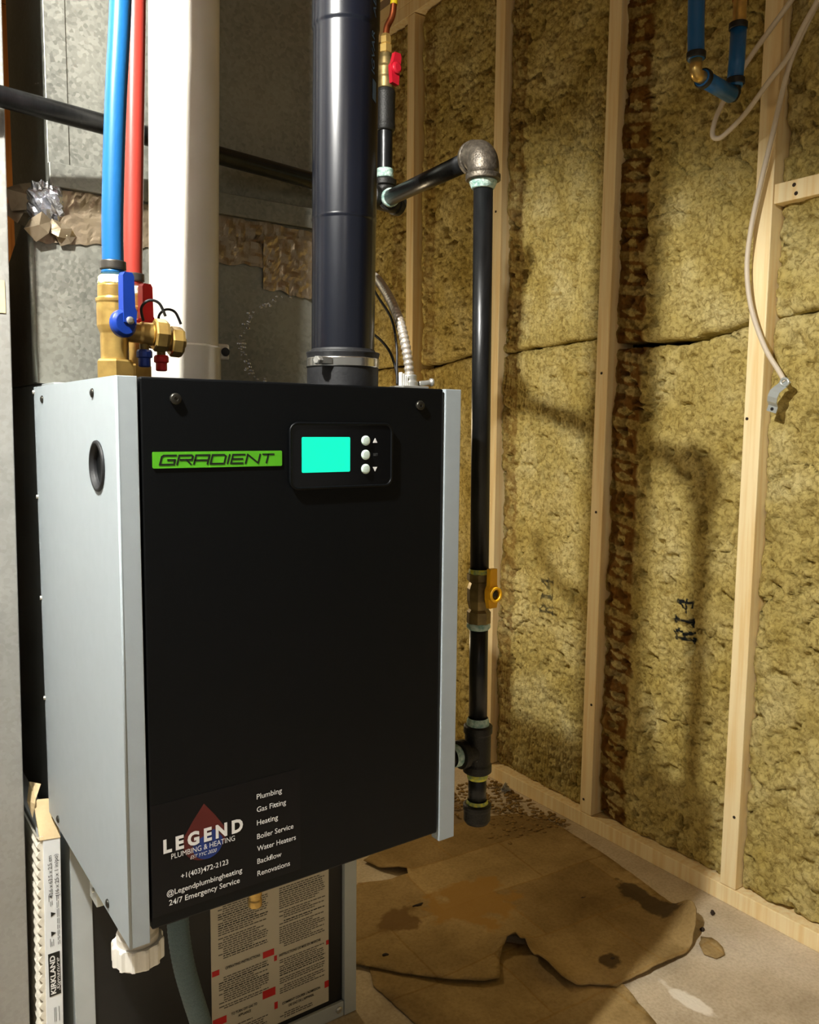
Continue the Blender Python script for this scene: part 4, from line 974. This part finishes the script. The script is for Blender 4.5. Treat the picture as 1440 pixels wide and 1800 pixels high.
for P in ([(.640, 1.02, 1.262), (.634, .985, 1.215), (.612, .91, 1.168), (.604, .885, 1.130), (.600, .878, 1.102), (.598, .874, 1.0805)], [(.612, 1.0, 1.165), (.606, .94, 1.148), (.598, .895, 1.126), (.601, .884, 1.105), (.603, .878, 1.0805)]):
    MB().tube(smooth_path(P, 8), .0017, 8).build('wire', WIRE, wr)

# ================================================================== RIGHT SIDE: WATER LOOP, CABLES, STRAP
bl = thing('blue_pipe_loop', 'blue water pipe loop with brass elbow hanging in front of the insulated wall', 'pipe', (1.28, .957, 1.65))
RP = .01425
A = Vector((1.280, .957, 1.644)); B = Vector((1.400, .9625, 1.637))
MB().tube(smooth_path([(1.280, .9575, 1.668), (1.280, .962, 1.768), (1.282, .966, 2.0), (1.284, .966, 2.5)], 8), RP, 24).build('left_tubing', BLUEPEX, bl)
MB().lathe([(RP, 0), (RP+.0022, .0006), (RP+.0022, .0105), (RP, .011)], (1.280, .9575, 1.669), n=28, cap=False).build('crimp_ring', WIRE, bl)
MB().tube([A+Vector((0, 0, .026)), A+Vector((0, 0, .006)), A+Vector((.002, 0, .001)), A+Vector((.006, 0, -.001)), A+Vector((.022, 0, -.001))], .0105, 20).build('brass_elbow', BRASS, bl)
MB().tube([A+Vector((.019, .001, -.001)), B-Vector((.006, 0, 0))], RP, 24).build('bottom_tubing', BLUEPEX, bl)
MB().lathe([(RP, 0), (RP+.0024, .0006), (RP+.0024, .009), (RP, .0095)], A+Vector((.020, .001, -.001)), tuple((B-A).normalized()), 28, cap=False).build('crimp_ring', WIRE, bl)
MB().tube([B-Vector((.010, 0, 0)), B, B+Vector((.002, 0, .004)), B+Vector((.002, 0, .026))], .0118, 20).build('lower_elbow', FITDARK, bl)
MB().tube([(1.402, .9625, 1.652), (1.403, .961, 1.70), (1.404, .9605, 1.764)], RP, 24).build('right_tubing', BLUEPEX, bl)
for z in (1.656, 1.752): MB().lathe([(RP, 0), (RP+.0022, .0006), (RP+.0022, .0105), (RP, .011)], (1.4025, .961, z), n=28, cap=False).build('crimp_ring', WIRE, bl)
MB().lathe([(.0112, 1.762), (.0120, 1.764), (.0120, 1.804), (.0112, 1.806)], (1.404, .9605, 0), n=24).build('brass_adapter', BRASS, bl)
MB().tube([(1.404, .9605, 1.803), (1.406, .961, 1.84), (1.408, .962, 2.5)], .0138, 24).build('copper_riser', COPPER, bl)

RC = .0050
c1 = smooth_path([(1.50, .84, 2.4), (1.515, .845, 2.05), (1.530, .868, 1.84), (1.530, .884, 1.809), (1.530, .908, 1.769), (1.530, .930, 1.726), (1.532, .947, 1.670), (1.534, .965, 1.592), (1.536, .985, 1.511), (1.536, 1.001, 1.427), (1.538, 1.007, 1.351), (1.540, .994, 1.271), (1.540, .960, 1.191), (1.541, .926, 1.140), (1.541, .914, 1.121)], 8)
ca = tag(MB().tube(c1, RC, 12).build('white_cable', CABLE), 'white cable hanging down the nearest stud to a metal pipe strap', 'cable', 'white cables on the wall')
c2 = smooth_path([(1.484, .835, 2.4), (1.499, .838, 2.05), (1.514, .860, 1.84), (1.514, .876, 1.803), (1.514, .902, 1.765), (1.515, .928, 1.723), (1.514, .965, 1.689), (1.514, 1.011, 1.645), (1.512, 1.050, 1.618), (1.512, 1.070, 1.612), (1.510, 1.082, 1.623), (1.510, 1.073, 1.659), (1.512, 1.042, 1.706), (1.520, 1.005, 1.757), (1.526, .934, 1.829), (1.528, .87, 1.90), (1.524, .80, 2.02), (1.514, .76, 2.4)], 8)
tag(MB().tube(c2, RC, 12).build('white_cable', CABLE), 'white cable that loops low under the blue pipe loop and back up', 'cable', 'white cables on the wall')
# the strap: bent two-hole strip of metal held by the cable end
st = thing('pipe_strap', 'small bent shiny metal pipe strap hanging at the end of the white cable', 'strap', (1.548, .93, 1.06))
prof = [(0, 0), (.012, 0), (.015, .003), (.020, .009), (.030, .0125), (.041, .0115), (.049, .006), (.054, 0), (.063, 0)]
mb = MB(); vs = []; du = Vector((0, -.28, .96)).normalized(); dw = Vector((0, .96, .28)); W2 = .0105; base = Vector((1.5385, .938, 1.063))
for off in (0, .0014):
    for (l, b_) in prof:
        twist = .010*max(0, (l-.040)/.023)
        for s_ in (-1, 1): vs.append(base+du*l+dw*(s_*W2)-Vector((1, 0, 0))*(b_-off)+Vector((0, -twist, 0)))
n = len(prof); fs = []
for i in range(n-1):
    fs.append((2*i, 2*i+1, 2*i+3, 2*i+2)); j = 2*n
    fs.append((j+2*i, j+2*i+2, j+2*i+3, j+2*i+1)); fs.append((2*i, 2*i+2, j+2*i+2, j+2*i)); fs.append((2*i+1, j+2*i+1, j+2*i+3, 2*i+3))
fs.append((0, 2*n, 2*n+1, 1)); fs.append((2*n-2, 2*n-1, 4*n-1, 4*n-2))
mb.add(vs, fs).build('strip', ZINCP, st)
MB().lathe([(.0034, 0), (.0034, .0005)], base+du*.0062-Vector((.0002, 0, 0)), (-1, 0, 0), 14).build('screw_hole', WIRE, st)
tor = [base+du*.060+Vector((-.003, -.010, 0))+(dw*math.cos(a)*.0080+du*math.sin(a)*.0068) for a in [2*math.pi*k/20 for k in range(21)]]
MB().tube(tor, .0026, 8, cap=False).build('rolled_eye', ZINCP, st)
